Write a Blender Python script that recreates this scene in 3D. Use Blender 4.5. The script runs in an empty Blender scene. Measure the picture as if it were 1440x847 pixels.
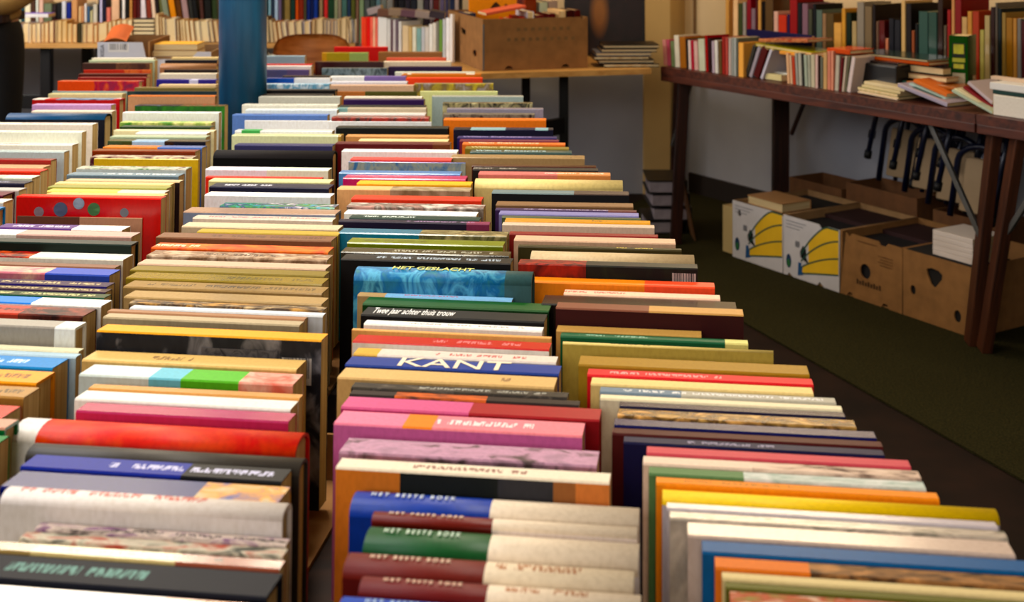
import bpy, bmesh, math, random
from mathutils import Vector, Matrix
random.seed(7)
# ---------------------------------------------------------------- camera
FP, H0, CX, CZ = 1800.0, -110.0, 720.0, 1.33      # focal length (px), horizon row, centre column, eye height
cd = bpy.data.cameras.new('camera'); cam = bpy.data.objects.new('camera', cd)
bpy.context.scene.collection.objects.link(cam); bpy.context.scene.camera = cam
cam.location = (0, 0, CZ); cam.rotation_euler = (math.pi/2, 0, 0)
cd.sensor_width = 36; cd.lens = FP/1440*36; cd.shift_y = -(423.5-H0)/1440
cd.clip_start = .05; cd.clip_end = 60
cd.dof.use_dof = True; cd.dof.focus_distance = 1.75; cd.dof.aperture_fstop = 9.0
# ---------------------------------------------------------------- world, lights, exposure
sc = bpy.context.scene
sc.view_settings.view_transform = 'Standard'; sc.view_settings.look = 'None'
sc.view_settings.exposure = 0.28; sc.view_settings.gamma = 1.0; sc.view_settings.use_curve_mapping = False
w = bpy.data.worlds.new('world'); sc.world = w; w.use_nodes = True
w.node_tree.nodes['Background'].inputs[0].default_value = (.55, .62, .8, 1)
w.node_tree.nodes['Background'].inputs[1].default_value = .02
def area(name, loc, target, sx, sy, col, power):
    l = bpy.data.lights.new(name, 'AREA'); l.shape = 'RECTANGLE'; l.size = sx; l.size_y = sy
    l.color = col; l.energy = power
    o = bpy.data.objects.new(name, l); sc.collection.objects.link(o); o.location = loc
    o.rotation_euler = (Vector(target)-Vector(loc)).to_track_quat('-Z', 'Y').to_euler()
    return o
area('window_and_fill', (-3.4, 2.6, 2.0), (-.4, 2.4, .8), 2.4, 1.3, (.84, .91, 1.0), 46)
area('window_and_fill', (-3.3, 4.9, 1.9), (-.2, 6.2, .9), 1.6, 1.2, (1.0, .93, .85), 62)  # extra light added to brighten the books at the back
area('window_and_fill', (-1.0, -2.4, 2.3), (-.3, 2.2, .8), 2.4, 1.1, (1.0, .93, .84), 50)
area('ceiling_tube_light', (-.5, 1.9, 2.75), (-.4, 1.9, 0), 1.5, .22, (1.0, .92, .78), 24)
area('ceiling_tube_light', (-1.5, 5.0, 2.7), (-.7, 2.6, .9), 1.5, .22, (1.0, .88, .68), 22)
area('ceiling_tube_light', (.95, 5.1, 2.7), (.1, 2.2, .9), 1.1, .22, (1.0, .80, .52), 14)
area('wall_fill', (.25, 4.7, 2.3), (1.15, 6.0, 1.3), .3, .3, (1.0, .78, .48), 9)  # added fill that brightens the upper right wall
for o_ in sc.objects:
    if o_.name.startswith('ceiling_tube'): o_.data.spread = math.radians(125)
# ---------------------------------------------------------------- helpers
def zat(py, z): return FP*(CZ-z)/(py-H0)
def unp(px, py, z):
    Y = zat(py, z); return Vector(((px-CX)*Y/FP, Y, z))
def unpY(px, py, Y): return Vector(((px-CX)*Y/FP, Y, CZ-(py-H0)*Y/FP))
def srgb(h):
    r = [int(h[i:i+2], 16)/255 for i in (0, 2, 4)]
    return tuple(((c/12.92) if c <= .04045 else ((c+.055)/1.055)**2.4) for c in r)+(1,)
MC = {}
def mnodes(name, rough=.5, spec=.5):
    m = bpy.data.materials.new(name); m.use_nodes = True
    nt = m.node_tree; b = nt.nodes['Principled BSDF']
    b.inputs['Roughness'].default_value = rough; b.inputs['Specular IOR Level'].default_value = spec
    return m, nt, b
def N(nt, t, **kw):
    n = nt.nodes.new(t)
    for k, v in kw.items(): setattr(n, k, v)
    return n
def mathn(nt, op, a, b=None, c=None):
    n = N(nt, 'ShaderNodeMath', operation=op)
    for i, v in enumerate((a, b, c)):
        if v is None: continue
        if isinstance(v, (int, float)): n.inputs[i].default_value = v
        else: nt.links.new(v, n.inputs[i])
    return n.outputs[0]
def mixc(nt, f, a, b, blend='MIX'):
    n = N(nt, 'ShaderNodeMix', data_type='RGBA', blend_type=blend)
    for sock, v in ((n.inputs[0], f), (n.inputs[6], a), (n.inputs[7], b)):
        if isinstance(v, (int, float)): sock.default_value = v
        elif isinstance(v, tuple): sock.default_value = v
        else: nt.links.new(v, sock)
    return n.outputs[2]
def noise(nt, scale, detail=3, vec=None, dist=0):
    n = N(nt, 'ShaderNodeTexNoise'); n.inputs['Scale'].default_value = scale
    n.inputs['Detail'].default_value = detail; n.inputs['Distortion'].default_value = dist
    if vec is not None: nt.links.new(vec, n.inputs['Vector'])
    return n.outputs['Fac']
def mapping(nt, src, scale, loc=(0, 0, 0), rot=(0, 0, 0)):
    mp = N(nt, 'ShaderNodeMapping'); mp.inputs['Scale'].default_value = scale
    mp.inputs['Location'].default_value = loc; mp.inputs['Rotation'].default_value = rot
    nt.links.new(src, mp.inputs['Vector']); return mp.outputs[0]
def ramp(nt, fac, stops, interp='LINEAR'):
    r = N(nt, 'ShaderNodeValToRGB'); r.color_ramp.interpolation = interp
    e = r.color_ramp.elements
    while len(e) < len(stops): e.new(.5)
    for i, (p, c) in enumerate(stops): e[i].position = p; e[i].color = c
    nt.links.new(fac, r.inputs[0]); return r.outputs[0]
def plain(key, hexc, rough=.6, var=.12, scale=12, metal=0, spec=.4, bump=0):
    """colour with a little grain and wear"""
    if key in MC: return MC[key]
    m, nt, b = mnodes(key, rough, spec); tc = N(nt, 'ShaderNodeTexCoord')
    c = srgb(hexc); f = noise(nt, scale, 5, tc.outputs['Object'])
    d = tuple(x*(1-var*1.5) for x in c[:3])+(1,); l = tuple(min(1, x*(1+var)) for x in c[:3])+(1,)
    nt.links.new(ramp(nt, f, [(.3, d), (.7, l)]), b.inputs['Base Color']); b.inputs['Metallic'].default_value = metal
    if bump:
        bn = N(nt, 'ShaderNodeBump'); bn.inputs['Strength'].default_value = bump; bn.inputs['Distance'].default_value = .002
        nt.links.new(noise(nt, scale*8, 4, tc.outputs['Object']), bn.inputs['Height']); nt.links.new(bn.outputs[0], b.inputs['Normal'])
    MC[key] = m; return m
def wood(key, dark, light, rough=.45, scl=(1.2, 14, 14)):
    if key in MC: return MC[key]
    m, nt, b = mnodes(key, rough, .35); tc = N(nt, 'ShaderNodeTexCoord')
    f = noise(nt, 4, 6, mapping(nt, tc.outputs['Object'], scl), .6)
    nt.links.new(ramp(nt, f, [(.3, srgb(dark)), (.68, srgb(light))]), b.inputs['Base Color'])
    MC[key] = m; return m
def page_mat(key='page_edges', a='ad8a50', bb='d2b680'):  # default tone darkened: shade on the row ends is in the colour
    if key in MC: return MC[key]
    m, nt, b = mnodes(key, .85, .15); tc = N(nt, 'ShaderNodeTexCoord')
    v = mapping(nt, tc.outputs['Object'], (3, 900, 3))
    f = noise(nt, 1.0, 4, v)
    nt.links.new(ramp(nt, f, [(.3, srgb(a)), (.65, srgb(bb))]), b.inputs['Base Color'])
    bn = N(nt, 'ShaderNodeBump'); bn.inputs['Strength'].default_value = .4; bn.inputs['Distance'].default_value = .001
    nt.links.new(f, bn.inputs['Height']); nt.links.new(bn.outputs[0], b.inputs['Normal'])
    MC[key] = m; return m
def ink(h):
    c = srgb(h)[:3]; L = sum(c)/3; k = max(0.0, 1-L*1.15)
    c = [max(0.0, L+(x-L)*(1+.22*k)) for x in c]; return tuple(x**(1+.34*k) for x in c)+(1,)
def cover_mat(spec, gloss=.38, mark=None, seed=0):
    """printed cover: 'hex*w,hex' = blocks along the spine, '~hex,hex' = printed picture;
    mark = (hex, from, to) = a line of print too small to read"""
    key = (spec, gloss, mark, seed if (mark or spec[0] == '~') else 0)
    if key in MC: return MC[key]
    m, nt, b = mnodes('printed_cover', gloss, .5 if gloss < .3 else .16); tc = N(nt, 'ShaderNodeTexCoord'); g = tc.outputs['Generated']
    sx = N(nt, 'ShaderNodeSeparateXYZ'); nt.links.new(g, sx.inputs[0])
    parts = spec.split('|'); col = None; acc = 0; ws = []
    for p in parts:
        body, _, wt = p.partition('*'); ws.append((body, float(wt) if wt else None))
    known = sum(x[1] for x in ws if x[1]); nun = sum(1 for x in ws if not x[1])
    for body, wt in ws:
        wt = wt if wt else (1-known)/max(nun, 1)
        if body[0] == '~':
            cs = body[1:].split(','); v = mapping(nt, g, (5.5, 1.2, 2.2), (seed*3.1, seed, 0))
            f = noise(nt, 1.6, 5, v, .8)
            c = ramp(nt, f, [(.34+.34*i/max(1, len(cs)-1), ink(h)) for i, h in enumerate(cs)])
        else: c = ink(body)
        if col is None: col = c
        else: col = mixc(nt, mathn(nt, 'GREATER_THAN', sx.outputs[0], acc), col, c)
        acc += wt
    # rubbed and sunned paper
    wear = noise(nt, 9, 6, mapping(nt, g, (6, 1, 2), (seed, 0, 0)))
    col = mixc(nt, 1.0, col, ramp(nt, wear, [(.25, (.86, .84, .81, 1)), (.6, (1, 1, 1, 1))]), 'MULTIPLY')
    if mark:
        hx, a, z = mark
        v1 = mapping(nt, g, (95, 2.0, 0), (seed*7.7, 0, 0)); gl = mathn(nt, 'GREATER_THAN', noise(nt, 1.0, 1, v1), .48)
        v2 = mapping(nt, g, (13, 0, 0), (seed*3.3, 0, 0)); wd = mathn(nt, 'GREATER_THAN', noise(nt, 1.0, 0, v2), .40)
        band = mathn(nt, 'LESS_THAN', mathn(nt, 'ABSOLUTE', mathn(nt, 'SUBTRACT', sx.outputs[1], .52)), .17)
        xa = mathn(nt, 'GREATER_THAN', sx.outputs[0], a); xb = mathn(nt, 'LESS_THAN', sx.outputs[0], z)
        f = mathn(nt, 'MULTIPLY', mathn(nt, 'MULTIPLY', gl, wd), mathn(nt, 'MULTIPLY', band, mathn(nt, 'MULTIPLY', xa, xb)))
        col = mixc(nt, mathn(nt, 'MULTIPLY', f, .85), col, srgb(hx))
    if isinstance(col, tuple): b.inputs['Base Color'].default_value = col
    else: nt.links.new(col, b.inputs['Base Color'])
    bn = N(nt, 'ShaderNodeBump'); bn.inputs['Strength'].default_value = .05; bn.inputs['Distance'].default_value = .001
    nt.links.new(wear, bn.inputs['Height']); nt.links.new(bn.outputs[0], b.inputs['Normal'])
    MC[key] = m; return m
def link(name, mesh, mats=(), parent=None, M=None):
    o = bpy.data.objects.new(name, mesh); sc.collection.objects.link(o)
    for m in mats: mesh.materials.append(m)
    if parent is not None: o.parent = parent
    if M is not None: o.matrix_world = M
    return o
def tag(o, label=None, cat=None, group=None, kind=None):
    if label: o['label'] = label
    if cat: o['category'] = cat
    if group: o['group'] = group
    if kind: o['kind'] = kind
    return o
def bm_mesh(name, bm, smooth=False):
    me = bpy.data.meshes.new(name); bmesh.ops.recalc_face_normals(bm, faces=bm.faces); bm.to_mesh(me); bm.free()
    if smooth:
        for p in me.polygons: p.use_smooth = True
    return me
def bx(bm, lo, hi, M=None, mi=0):
    vs = [Vector((x, y, z)) for x in (lo[0], hi[0]) for y in (lo[1], hi[1]) for z in (lo[2], hi[2])]
    if M is not None: vs = [M @ v for v in vs]
    v = [bm.verts.new(p) for p in vs]
    for f in ((0, 1, 3, 2), (4, 6, 7, 5), (0, 4, 5, 1), (2, 3, 7, 6), (0, 2, 6, 4), (1, 5, 7, 3)):
        fc = bm.faces.new([v[i] for i in f]); fc.material_index = mi
def box(name, lo, hi, mat, parent=None, M=None, bev=0):
    bm = bmesh.new(); bx(bm, lo, hi)
    if bev: bmesh.ops.bevel(bm, geom=list(bm.edges), offset=bev, segments=2, affect='EDGES', profile=.6)
    return link(name, bm_mesh(name, bm), [mat], parent, M)
def prism(name, pts, z0, z1, mat, parent=None, M=None):
    bm = bmesh.new(); lo = [bm.verts.new((p[0], p[1], z0)) for p in pts]; hi = [bm.verts.new((p[0], p[1], z1)) for p in pts]
    bm.faces.new(lo); bm.faces.new(hi); n = len(pts)
    for i in range(n): bm.faces.new((lo[i], lo[(i+1) % n], hi[(i+1) % n], hi[i]))
    return link(name, bm_mesh(name, bm), [mat], parent, M)
def beam_M(a, b, up=Vector((0, 0, 1))):
    a = Vector(a); b = Vector(b); x = (b-a).normalized()
    if abs(x.dot(up)) > .98: up = Vector((0, 1, 0))
    y = up.cross(x).normalized(); z = x.cross(y)
    M = Matrix((x, y, z)).transposed().to_4x4(); M.translation = a; return M
def beam(name, a, b, wy, wz, mat, parent=None, up=Vector((0, 0, 1))):
    L = (Vector(b)-Vector(a)).length
    return box(name, (0, -wy/2, -wz/2), (L, wy/2, wz/2), mat, parent, beam_M(a, b, up), bev=min(wy, wz)*.12)
def tube(name, pts, r, mat, parent=None, n=8):
    bm = bmesh.new(); rings = []; P = [Vector(p) for p in pts]
    for i, p in enumerate(P):
        d = (P[min(i+1, len(P)-1)]-P[max(i-1, 0)]).normalized()
        u = d.orthogonal().normalized() if i == 0 else (pu-d*pu.dot(d)).normalized()
        pu = u; v = d.cross(u)
        rings.append([bm.verts.new(p+(u*math.cos(t)+v*math.sin(t))*r) for t in [2*math.pi*k/n for k in range(n)]])
    for a, b in zip(rings, rings[1:]):
        for k in range(n): bm.faces.new((a[k], a[(k+1) % n], b[(k+1) % n], b[k]))
    bm.faces.new(rings[0]); bm.faces.new(rings[-1])
    return link(name, bm_mesh(name, bm, True), [mat], parent)
def empty(name, loc=(0, 0, 0), rz=0):
    o = bpy.data.objects.new(name, None); sc.collection.objects.link(o); o.location = loc; o.rotation_euler = (0, 0, rz)
    bpy.context.view_layer.update() if False else None
    o.matrix_world = Matrix.Translation(loc) @ Matrix.Rotation(rz, 4, 'Z'); return o
ORD = ['first', 'second', 'third', 'fourth', 'fifth', 'sixth', 'seventh', 'eighth', 'ninth', 'tenth', 'eleventh', 'twelfth',
       'thirteenth', 'fourteenth', 'fifteenth', 'sixteenth', 'seventeenth', 'eighteenth', 'nineteenth', 'twentieth',
       'twenty-first', 'twenty-second', 'twenty-third', 'twenty-fourth', 'twenty-fifth']
# ---------------------------------------------------------------- books
def make_book(Hh, D, T, style, spec, cspec, M, mark=None, seed=0, gloss=None, pages='page_edges', name='book'):
    """book in local axes: x = along the spine, y = thickness, z = from fore-edge (0) to spine (D). style p/h/r"""
    fixed = gloss is not None
    if gloss is None: gloss = {'p': .30, 'h': .45, 'r': .34}[style]
    ct = .0009 if style == 'p' else .0028
    ct = min(ct, T*.2); over = 0 if style == 'p' else .003
    h2 = T/2; bm = bmesh.new()
    if style == 'r':
        b = min(h2*.62, .012); arc = [(-h2*math.cos(t), D-b+b*math.sin(t)) for t in [math.pi*k/8 for k in range(9)]]
        inn = [(-(h2-ct)*math.cos(t), D-b+(b-ct)*math.sin(t)) for t in [math.pi*k/8 for k in range(9)]]
    else:
        e = min(T*.12, .0015)
        arc = [(-h2, D-e), (-h2+e, D), (h2-e, D), (h2, D-e)]; inn = [(-h2+ct, D-ct), (h2-ct, D-ct)]
    prof = [(-h2, 0)]+arc+[(h2, 0), (h2-ct, 0)]+inn[::-1]+[(-h2+ct, 0)]
    A = [bm.verts.new((-Hh/2, y, z)) for y, z in prof]; B = [bm.verts.new((Hh/2, y, z)) for y, z in prof]
    n = len(prof); na = len(arc)
    f1 = bm.faces.new(A); f2 = bm.faces.new(B); f1.material_index = f2.material_index = 1
    for i in range(n):
        f = bm.faces.new((A[i], A[(i+1) % n], B[(i+1) % n], B[i]))
        f.material_index = 0 if 1 <= i < na else 1
        if style == 'r' and 1 <= i < na: f.smooth = True
    if fixed: pass
    elif (seed*7919) % 10 < 3: gloss = min(gloss, .20)
    elif gloss < .45: gloss = .5
    sm = cover_mat(spec, gloss, mark, seed); cm = cover_mat(cspec, gloss, None, seed)
    o = link(name, bm_mesh(name, bm), [sm, cm], None, M)
    bm = bmesh.new(); zt = D-ct-(.004 if style == 'r' else .0004); x2 = Hh/2-(over if over else .0004)
    bx(bm, (-x2, -h2+ct+.0002, over), (x2, h2-ct-.0002, zt))
    p = link('page_block', bm_mesh('page_block', bm), [page_mat(pages)]); p.parent = o
    return o
def text_on(parent, s, x, y, z, size, hexc, width=None, bold=.0, space=1.0):
    cu = bpy.data.curves.new('title', 'FONT'); cu.body = s; cu.size = size; cu.align_x = 'LEFT'; cu.align_y = 'CENTER'
    cu.extrude = .0002; cu.offset = bold; cu.space_character = space; cu.materials.append(plain('ink_'+hexc, hexc, .5, .02))
    o = bpy.data.objects.new('title', cu); sc.collection.objects.link(o); o.parent = parent; o.location = (x, y, z)
    if width:
        est = space*sum(.36 if c in " iIl.j" else .68 if c.isupper() else .54 for c in s)*size; o.scale = (width/est, 1, 1)
    return o
def mcoef(y): return max(0.0, min(.134, (y-90)*.134/330))
BASE = .7525; HN = CZ-.90
ROWS = {}
# y  xl  xr ; spine colours ; description ; options   (measured in the photograph, far to near)
ROWS['A'] = '''81 134 220;efe6d4;cream white;p
84 130 222;c9d2b0;pale green;p
88 121 215;5a4038|~5a4038,8a6a50*.5;dark brown;p T=e0a070:.2:.7
98 119 213;c8482c|~c8482c,e88a50*.4;red and orange;p
103 116 212;6a2c1c;dark russet;p
108 115 211;8c2420;deep red;p
112.6 89 202;e2633a*.45|~e07040,c03050,8a3060;bright orange to crimson;h k=.15 T=8c2420:.2:.5
128 75 180;9fb4b8;pale blue;p
130.5 75 178;dcd8a8;pale yellow;p T=a04030:.5:.75
137.5 55 176;e8dcd4*.14|c03030*.13|~3a3a52,88a8c8,706878*.66|c82828;photo strip and red;h c=b82428 k=.1
145.5 53 163;c9a3d2;lilac;p T=c04080:.15:.6
154.5 52 164;f0dcc8;pinkish cream;p
157.5 21 158;1f5f86;deep blue-green;r c=1a1c30
172 -9 138;f0e6dc;cream with red print;p T=c83030:.3:.95
183 -14 122;e8ebdc;white with yellow print;p k=.5 T=c8b048:.2:.75
200 -26 111;efe8dc;chalk white;p T=905048:.0:.45
210 -40 98;c3d3d6;pale ice blue;p k=.6
221.6 -60 80;9c2630;dark red;p k=.4
230.3 -66 72;eec3a0;peach;p
236 -70 68;d84c20;vivid orange;p
244.7 -78 57;b9c0b4|d6dccb*.3;grey green;p
252.3 -86 47;34324a;dark slate;p T=8888a8:.3:.8
262 -90 38;b8b0ae;pale grey;p
267.5 -100 21;6f2244;plum;h c=5a1a38
277.5 -104 19;ded8d0;off white;p
288.5 -112 8;2a86bc;bright blue;h k=.3
'''
ROWS['B'] = '''80 245 310;f2d79c;buttercream;p
84 236 309;241a28;black;p
88.5 231 309;b08866;tan brown;r
97.5 233 308;3a2c2a;dark brown;p
102.5 229 308;ecdfc8;cream white;p
111 225 308;453a92*.55|c8c8e8|453a92*.3;violet blue;p T=e8e8f8:.4:.95
118 229 308;e0c8a0;light tan;p
122 195 307;8e7f55;khaki;p
128 180 305;12454f;dark teal;h
133.3 185 306;e0843a;orange;h c=c09878 k=.45
146.5 196 321;~6c7a88,504848,3c2c28*.5|~c04030,7a7048,5a5034;grey photo printed;p c=~2c5c38,4a8a3a
156.5 178 312;e8eaea;white;p c=e4e6e8 k=.4 T=303030:.6:.96
169.8 176 303;~5e9a48,c8d080,f0eaa8;green to yellow;p
176 176 302;2c4a1c;dark moss green;p
181.6 165 305;e6dcb4;pale cream;p
184.5 198 297;eeeae4;bright white;p
189.5 163 296;aeb8a0;sage grey;p
195.5 160 296;4c5c38*.25|a8c8e8*.33|2c2428;green, blue and black;p
203.8 154 291;d8904c*.55|5a80c0;tan and blue;p T=402010:.2:.55
208.8 139 282;8a4420;copper brown;p
217.6 136 278;~5c2838,b09888,c8d0b0;dark red photo printed;p
222.5 134 280;ece098;lemon;p c=d0b030
233 118 270;~4c7c48,c8c8bc,6a4a30;green and brown photo printed;p c=c8d0d0
241.8 105 260;7f909c;steel grey;p T=e8e8e8:.3:.95
250.8 100 259;c8b494;light brown;p c=3c2a2c
255 85 246;e8c890;pale gold;p
259.2 78 243;9a9a58;olive;p
265 75 239;f4dc80|e8e0d8*.4;shiny gold yellow;p
269.8 74 237;f2c890;apricot;p
272.6 33 234;d83a28;bright red with coloured discs on its cover;p c=cc2222 k=.85
302.6 27 202;7c5648|c09880*.5;worn brown;p k=.2
314 10 184;6a4888*.6|f0e8e0;purple and white;p T=e8e0f0:.1:.55
322 0 198;f2efe8*.2|c8a8a0;white and dusty pink;p
333.5 -30 195;10322c;dark green;h k=.6 c=0c2c24
351 -46 188;~c03828,5a2018,d86838*.45|ece8dc;red and white;p k=.2 c=ece8dc
365.5 -60 170;8c6a58;brown;p
371.5 -62 170;~c88090,e8c8a8*.62|4a62b8;pink and blue;p k=.15
389 -72 162;2e2468;indigo;p T=d8c890:.35:.95
397.5 -76 158;3c1c48;dark purple;p T=d8c890:.35:.95
404.5 -80 157;1c5c4c;sea green;p T=e8e0a0:.35:.95
412.3 -82 158;2f8be0*.6|f4f4f4;azure and white;p c=f0f0f0 k=.15
425 -84 136;8a4038*.3|c05848*.3|~3a2020,a05848;rust red;p T=201010:.15:.75 k=.1
442.5 -110 122;a8a49e*.88|e8ecec;grey cloth;h k=.5
478.5 -120 119;e2dcc0;ivory;p
486 -124 115;b8d0e0;pale sky blue;p
493 -132 97;2c90cc;bright sky blue;p T=d8f0ff:.1:.8
511.5 -150 78;e8a430;golden orange;h c=dc9828 T=4a3010:.3:.9
533 -170 57;b4905c;tan with dark print;p c=a88850 T=40301c:.5:.95 k=.3
559 -190 30;d02428;scarlet;p c=b87868
577 -200 27;c89888;dusky pink;h c=1c7848 k=.5
600 -210 14;1f8a50;emerald;p k=.5
'''
ROWS['C'] = '''78 374 431;a9c0cc;light blue-grey;p
89.5 374 441;c84040;thin red;p
92 374 440;f0e4e0;white with pink edge;p
97.5 374 436;6c6c96|7a6a90*.5;dull violet;p T=303050:.2:.8
106 400 466;1c1828;small black;p
109 374 467;1e63b4*.46|e8e8ec;blue and white;p
117 374 466;~dce8f0,60a0c0,e8f0f4;white and light blue;p
125 373 475;1c1418;wide black;h
131.8 373 470;c0a060*.25|383030*.45|c8c4bc;yellow and black;p
134.6 368 481;c5c5bd;light grey;p k=.15
145.6 345 478;e6e4d8;cream white;p T=706050:.0:.95
152.4 350 477;dfe8ec;white with blue edge;p
159.5 332 464;6f8cc4;lavender blue;p T=402030:.2:.4 k=.1
169 345 467;eceef2;clean white;p k=.2
181.4 336 471;ebedf0;white with green tag;p
187.4 332 484;dfe3b8*.97|b89850;pale lime;p k=.1
201 336 472;4b4a72;slate purple;p
208.6 310 475;2a2628;wide black cloth;r c=0c0a0c k=.15 g=.9
234 297 467;e9e4f0*.5|dfe8d4;white and pale green;p T=e07090:.05:.25 k=.1
247 293 455;d9481c;orange red;p
250 302 470;d2cfa0;pale olive;p
257 305 470;1c1c46;navy with white print;h c=1c1c40 T=e0e0f0:.1:.5
269.3 297 471;edecec;plain white;p k=.2 c=ececf0
284.5 318 477;~e8e8e4,4c5c90,58a060,5aa8c8;white, green and teal;p
291 271 480;b79c8c;dusty pink brown;h c=8c98b0
302 279 473;ded0c4;pale newsprint;p T=c06070:.1:.9
312 267 483;d0bea4;beige;p
321.3 285 481;b9a24c;ochre yellow;p
326.6 232 474;8a6850;mottled brown;p T=503020:.3:.95
341 226 470;e0702c|~f08838,c85020*.85;bright orange;p T=fff0c0:.0:.25
351.5 220 469;~c8b098,8a7058,d8c4b0;speckled newsprint;p T=402c20:.3:.7
364 206 466;cbb09c;pinkish beige;p
373 195 464;8c7c34;dark olive;p
382 193 463;9a8840;mustard olive;p T=6a5c2c:.5:.95
394 190 463;a48c64;brown newsprint;p T=5c4c34:.1:.95 k=.15
408 191 463;b8a078;light khaki;p
420.5 191 461;~cdb48c,3c2418,c09858;beige with dark pictures;p
428.6 190 459;cfd3da;pale grey blue;p
434 158 433;a88468;worn pink brown;p
440 155 428;b8aa90;grey beige;p k=.1
455.5 152 462;e9ac18;strong yellow;p c=~282a34,34363e,8c8c94 k=.42
492.5 137 431;dcbc80;sandy;p k=.1 T=806040:.3:.5
512 134 427;cfdcdc*.33|7cc0d4*.15|6ab83c*.27|~e8c8b8,d87868;pale blue, green and pink;p k=.2
539.5 134 427;d6a468;light orange brown;p
548.5 123 420;eceae6;snow white;p
565.5 124 417;b84c78;mauve pink;p k=.1
579 50 436;efe8e2*.09|~d83424,e06028;red and white thick rounded;r k=.2 c=f0ece8*.09|c02018
617 58 434;56524e;charcoal grey;r c=4c4844
638.5 53 411;1440a0*.62|0c0c1c;blue with white print;p c=103c98*.62|0a0a18 T=d0d0f0:.32:.95
661.5 32 409;182c78*.7|~c8b898,d8a040,3858a0;dark blue with picture end;p g=.3
677.5 23 411;ede4e0;thick white with red print;r c=e8e2e0 k=.6 T=c85040:.05:.72
734 60 409;~8c6c8c,d8c8c0,3c2c34;violet speckled;p T=302830:.3:.95
746.5 40 406;~283830,c8c0b0,b05848;dark green speckled;p
760 -2 402;a08c60*.15|c8b888*.5|a06450;tan patterned;p T=4a3820:.25:.8
777.5 -10 398;151b30;black blue;h c=10182c g=.6 T=70a098:.1:.6
820 -25 352;ded8d8*.7|e8b8a0;white and pink;p T=b05050:.0:.6
'''
ROWS['D'] = '''65.5 472 546;d8281c;bright red;h
73.5 455 519;d4a838*.1|b8a838*.5|a8c078;yellow green;p
86 446 541;4c1414;dark maroon;h
95 455 546;~38484c,8898a0,4c5c58;dark grey photo printed;p
106.5 467 572;ececec*.45|8a78b0;white and lilac;p
114 467 574;dcdce8;thin white;p
118.7 467 583;d8b8a0;pinkish beige;p k=.1
128.2 475 587;b07848*.35|5c5c28;brown and moss;p
135 487 595;e8dccc;cream;p
138.8 486 598;43205e;dark violet;p
147.5 480 600;1c1618;thin black;p
150.2 477 601;8cb0b0*.12|c8bca8;pale beige with teal end;p T=604030:.7:.85
157.8 478 600;eae6e4;white;p
162.7 470 605;~3c2420,b04030,60302c;dark with red spots;p
170.5 463 607;e6e6e8;long white;p
176.4 477 632;14221a;black green;h c=0c1410
188.7 490 632;c89a68;caramel;p
194.7 508 632;e8cfa0;light buff;p
198.7 476 635;6c1a20*.85|7a4a28;dark wine red;p
209.2 485 645;e9e6e8;bright white;p k=.2
220.5 497 637;e0605c;coral red;p
226.8 491 655;1d62ac;blue photo printed;h c=~3878a8,a8a898,508cb8 k=.2
239 482 650;5c94cc;light blue;p
245.3 489 658;c4107a;magenta;h k=.1
253.4 507 665;f0b410;golden yellow;p
261 480 664;e0b484*.4|~b8a890,8c7c60;tan picture;p k=.1
274 500 680;de5228;orange red;p
284.5 494 683;~d8ccc4,786c64,c8a098;grey picture;p
294.5 490 673;eef0f0;white;p
301.7 496 677;12443c;bottle green;p T=e0ece8:.1:.5
307.5 480 690;2c1c40*.85|8c4464;dark plum;p T=a888b8:.45:.9
320.5 484 716;1c88a4*.48|~a8a080,706c50,c8b890;turquoise and beige;p k=.1
334 496 711;84902c;olive green;p T=3c4418:.1:.5
347.5 487 719;~585c4c,383830,787460;dark grey picture;p T=b0b0a0:.3:.9
356.5 488 722;1c1414;black with small print;p T=a0b0c0:.2:.95
370.5 508 752;~4c8c98,2c7cac,6cb4d4,3878a0*.85|58787c;sky blue with yellow title;r k=.45
410.5 507 722;b8a078*.18|88b8e0;pale blue with red script;p T=b04858:.3:.65
417 520 776;1a6228;green;h k=.1 c=145020
431.5 518 770;181010;black with white title;p
449.5 517 765;efecea;white with grey print;p T=908c8c:.2:.9 c=ecebee k=.25
461.5 497 776;e0ac70;peach orange;p
470 505 776;c41c2c;crimson;p c=f0ece8 k=.3 T=e08088:.4:.85
488.5 505 785;e0b860*.12|e8dcd4;cream with red print;p T=c04048:.4:.85
500.5 496 790;1a4c98;royal blue;p c=184488 g=.5
516.5 487 784;d4b480;sand beige;h T=805c38:.75:.8 k=.1
537 500 800;~4c4438,38302c,787068;dark grey with print;p T=a0a098:.3:.9
547.5 497 816;30100c|~d87828,401810*.4|30100c*.4;dark brown with orange;p
557 492 846;d06c98*.5|a81c38;pink and crimson;h c=c05888*.5|981830
577 484 823;e88ca8*.28|e89038*.12|e8909c;salmon pink with orange tag;p g=.5 c=d87cb4 k=.35 T=f0e0e0:.4:.8
615 492 843;~6c5c60,c8a0b8,b090a4;mauve picture;p k=.2
643.5 482 859;ece0cc;cream with brown title;p c=e09048*.24|30342e*.36|4a4a50*.2|a87850*.08|d89058 k=.55 T=7c3028:.28:.72
682 507 900;0b50a4*.49|ecdcc8;blue and cream volume;r g=.42 c=0b4c9c*.49|e8dcd8
715 529 897;7c2e14*.46|ecdcc8;narrow brown and cream volume;r g=.42 c=74280c*.46|e8dcd8
730 527 900;006234*.46|ecdcc8;green and cream volume;r g=.42 c=005c30*.46|e0dae0
768 497 893;7c2e14*.49|ecdcc4;brown and cream volume;r c=6c2008*.49|e8dcd0 T=a86840:.52:.82
803 515 902;7a200c*.46|ecdcc8;red-brown and cream volume;r c=6a1808*.46|ecdcc8 T=a86840:.52:.82
829 488 915;1a5cb0*.46|ecdcc8;bright blue and cream volume;r c=1a5cb0*.46|ecdcc8
868 500 920;7c2e14*.46|ecdcc8;brown and cream volume nearest the camera;r c=7c2e14*.46|ecdcc8
'''
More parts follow.
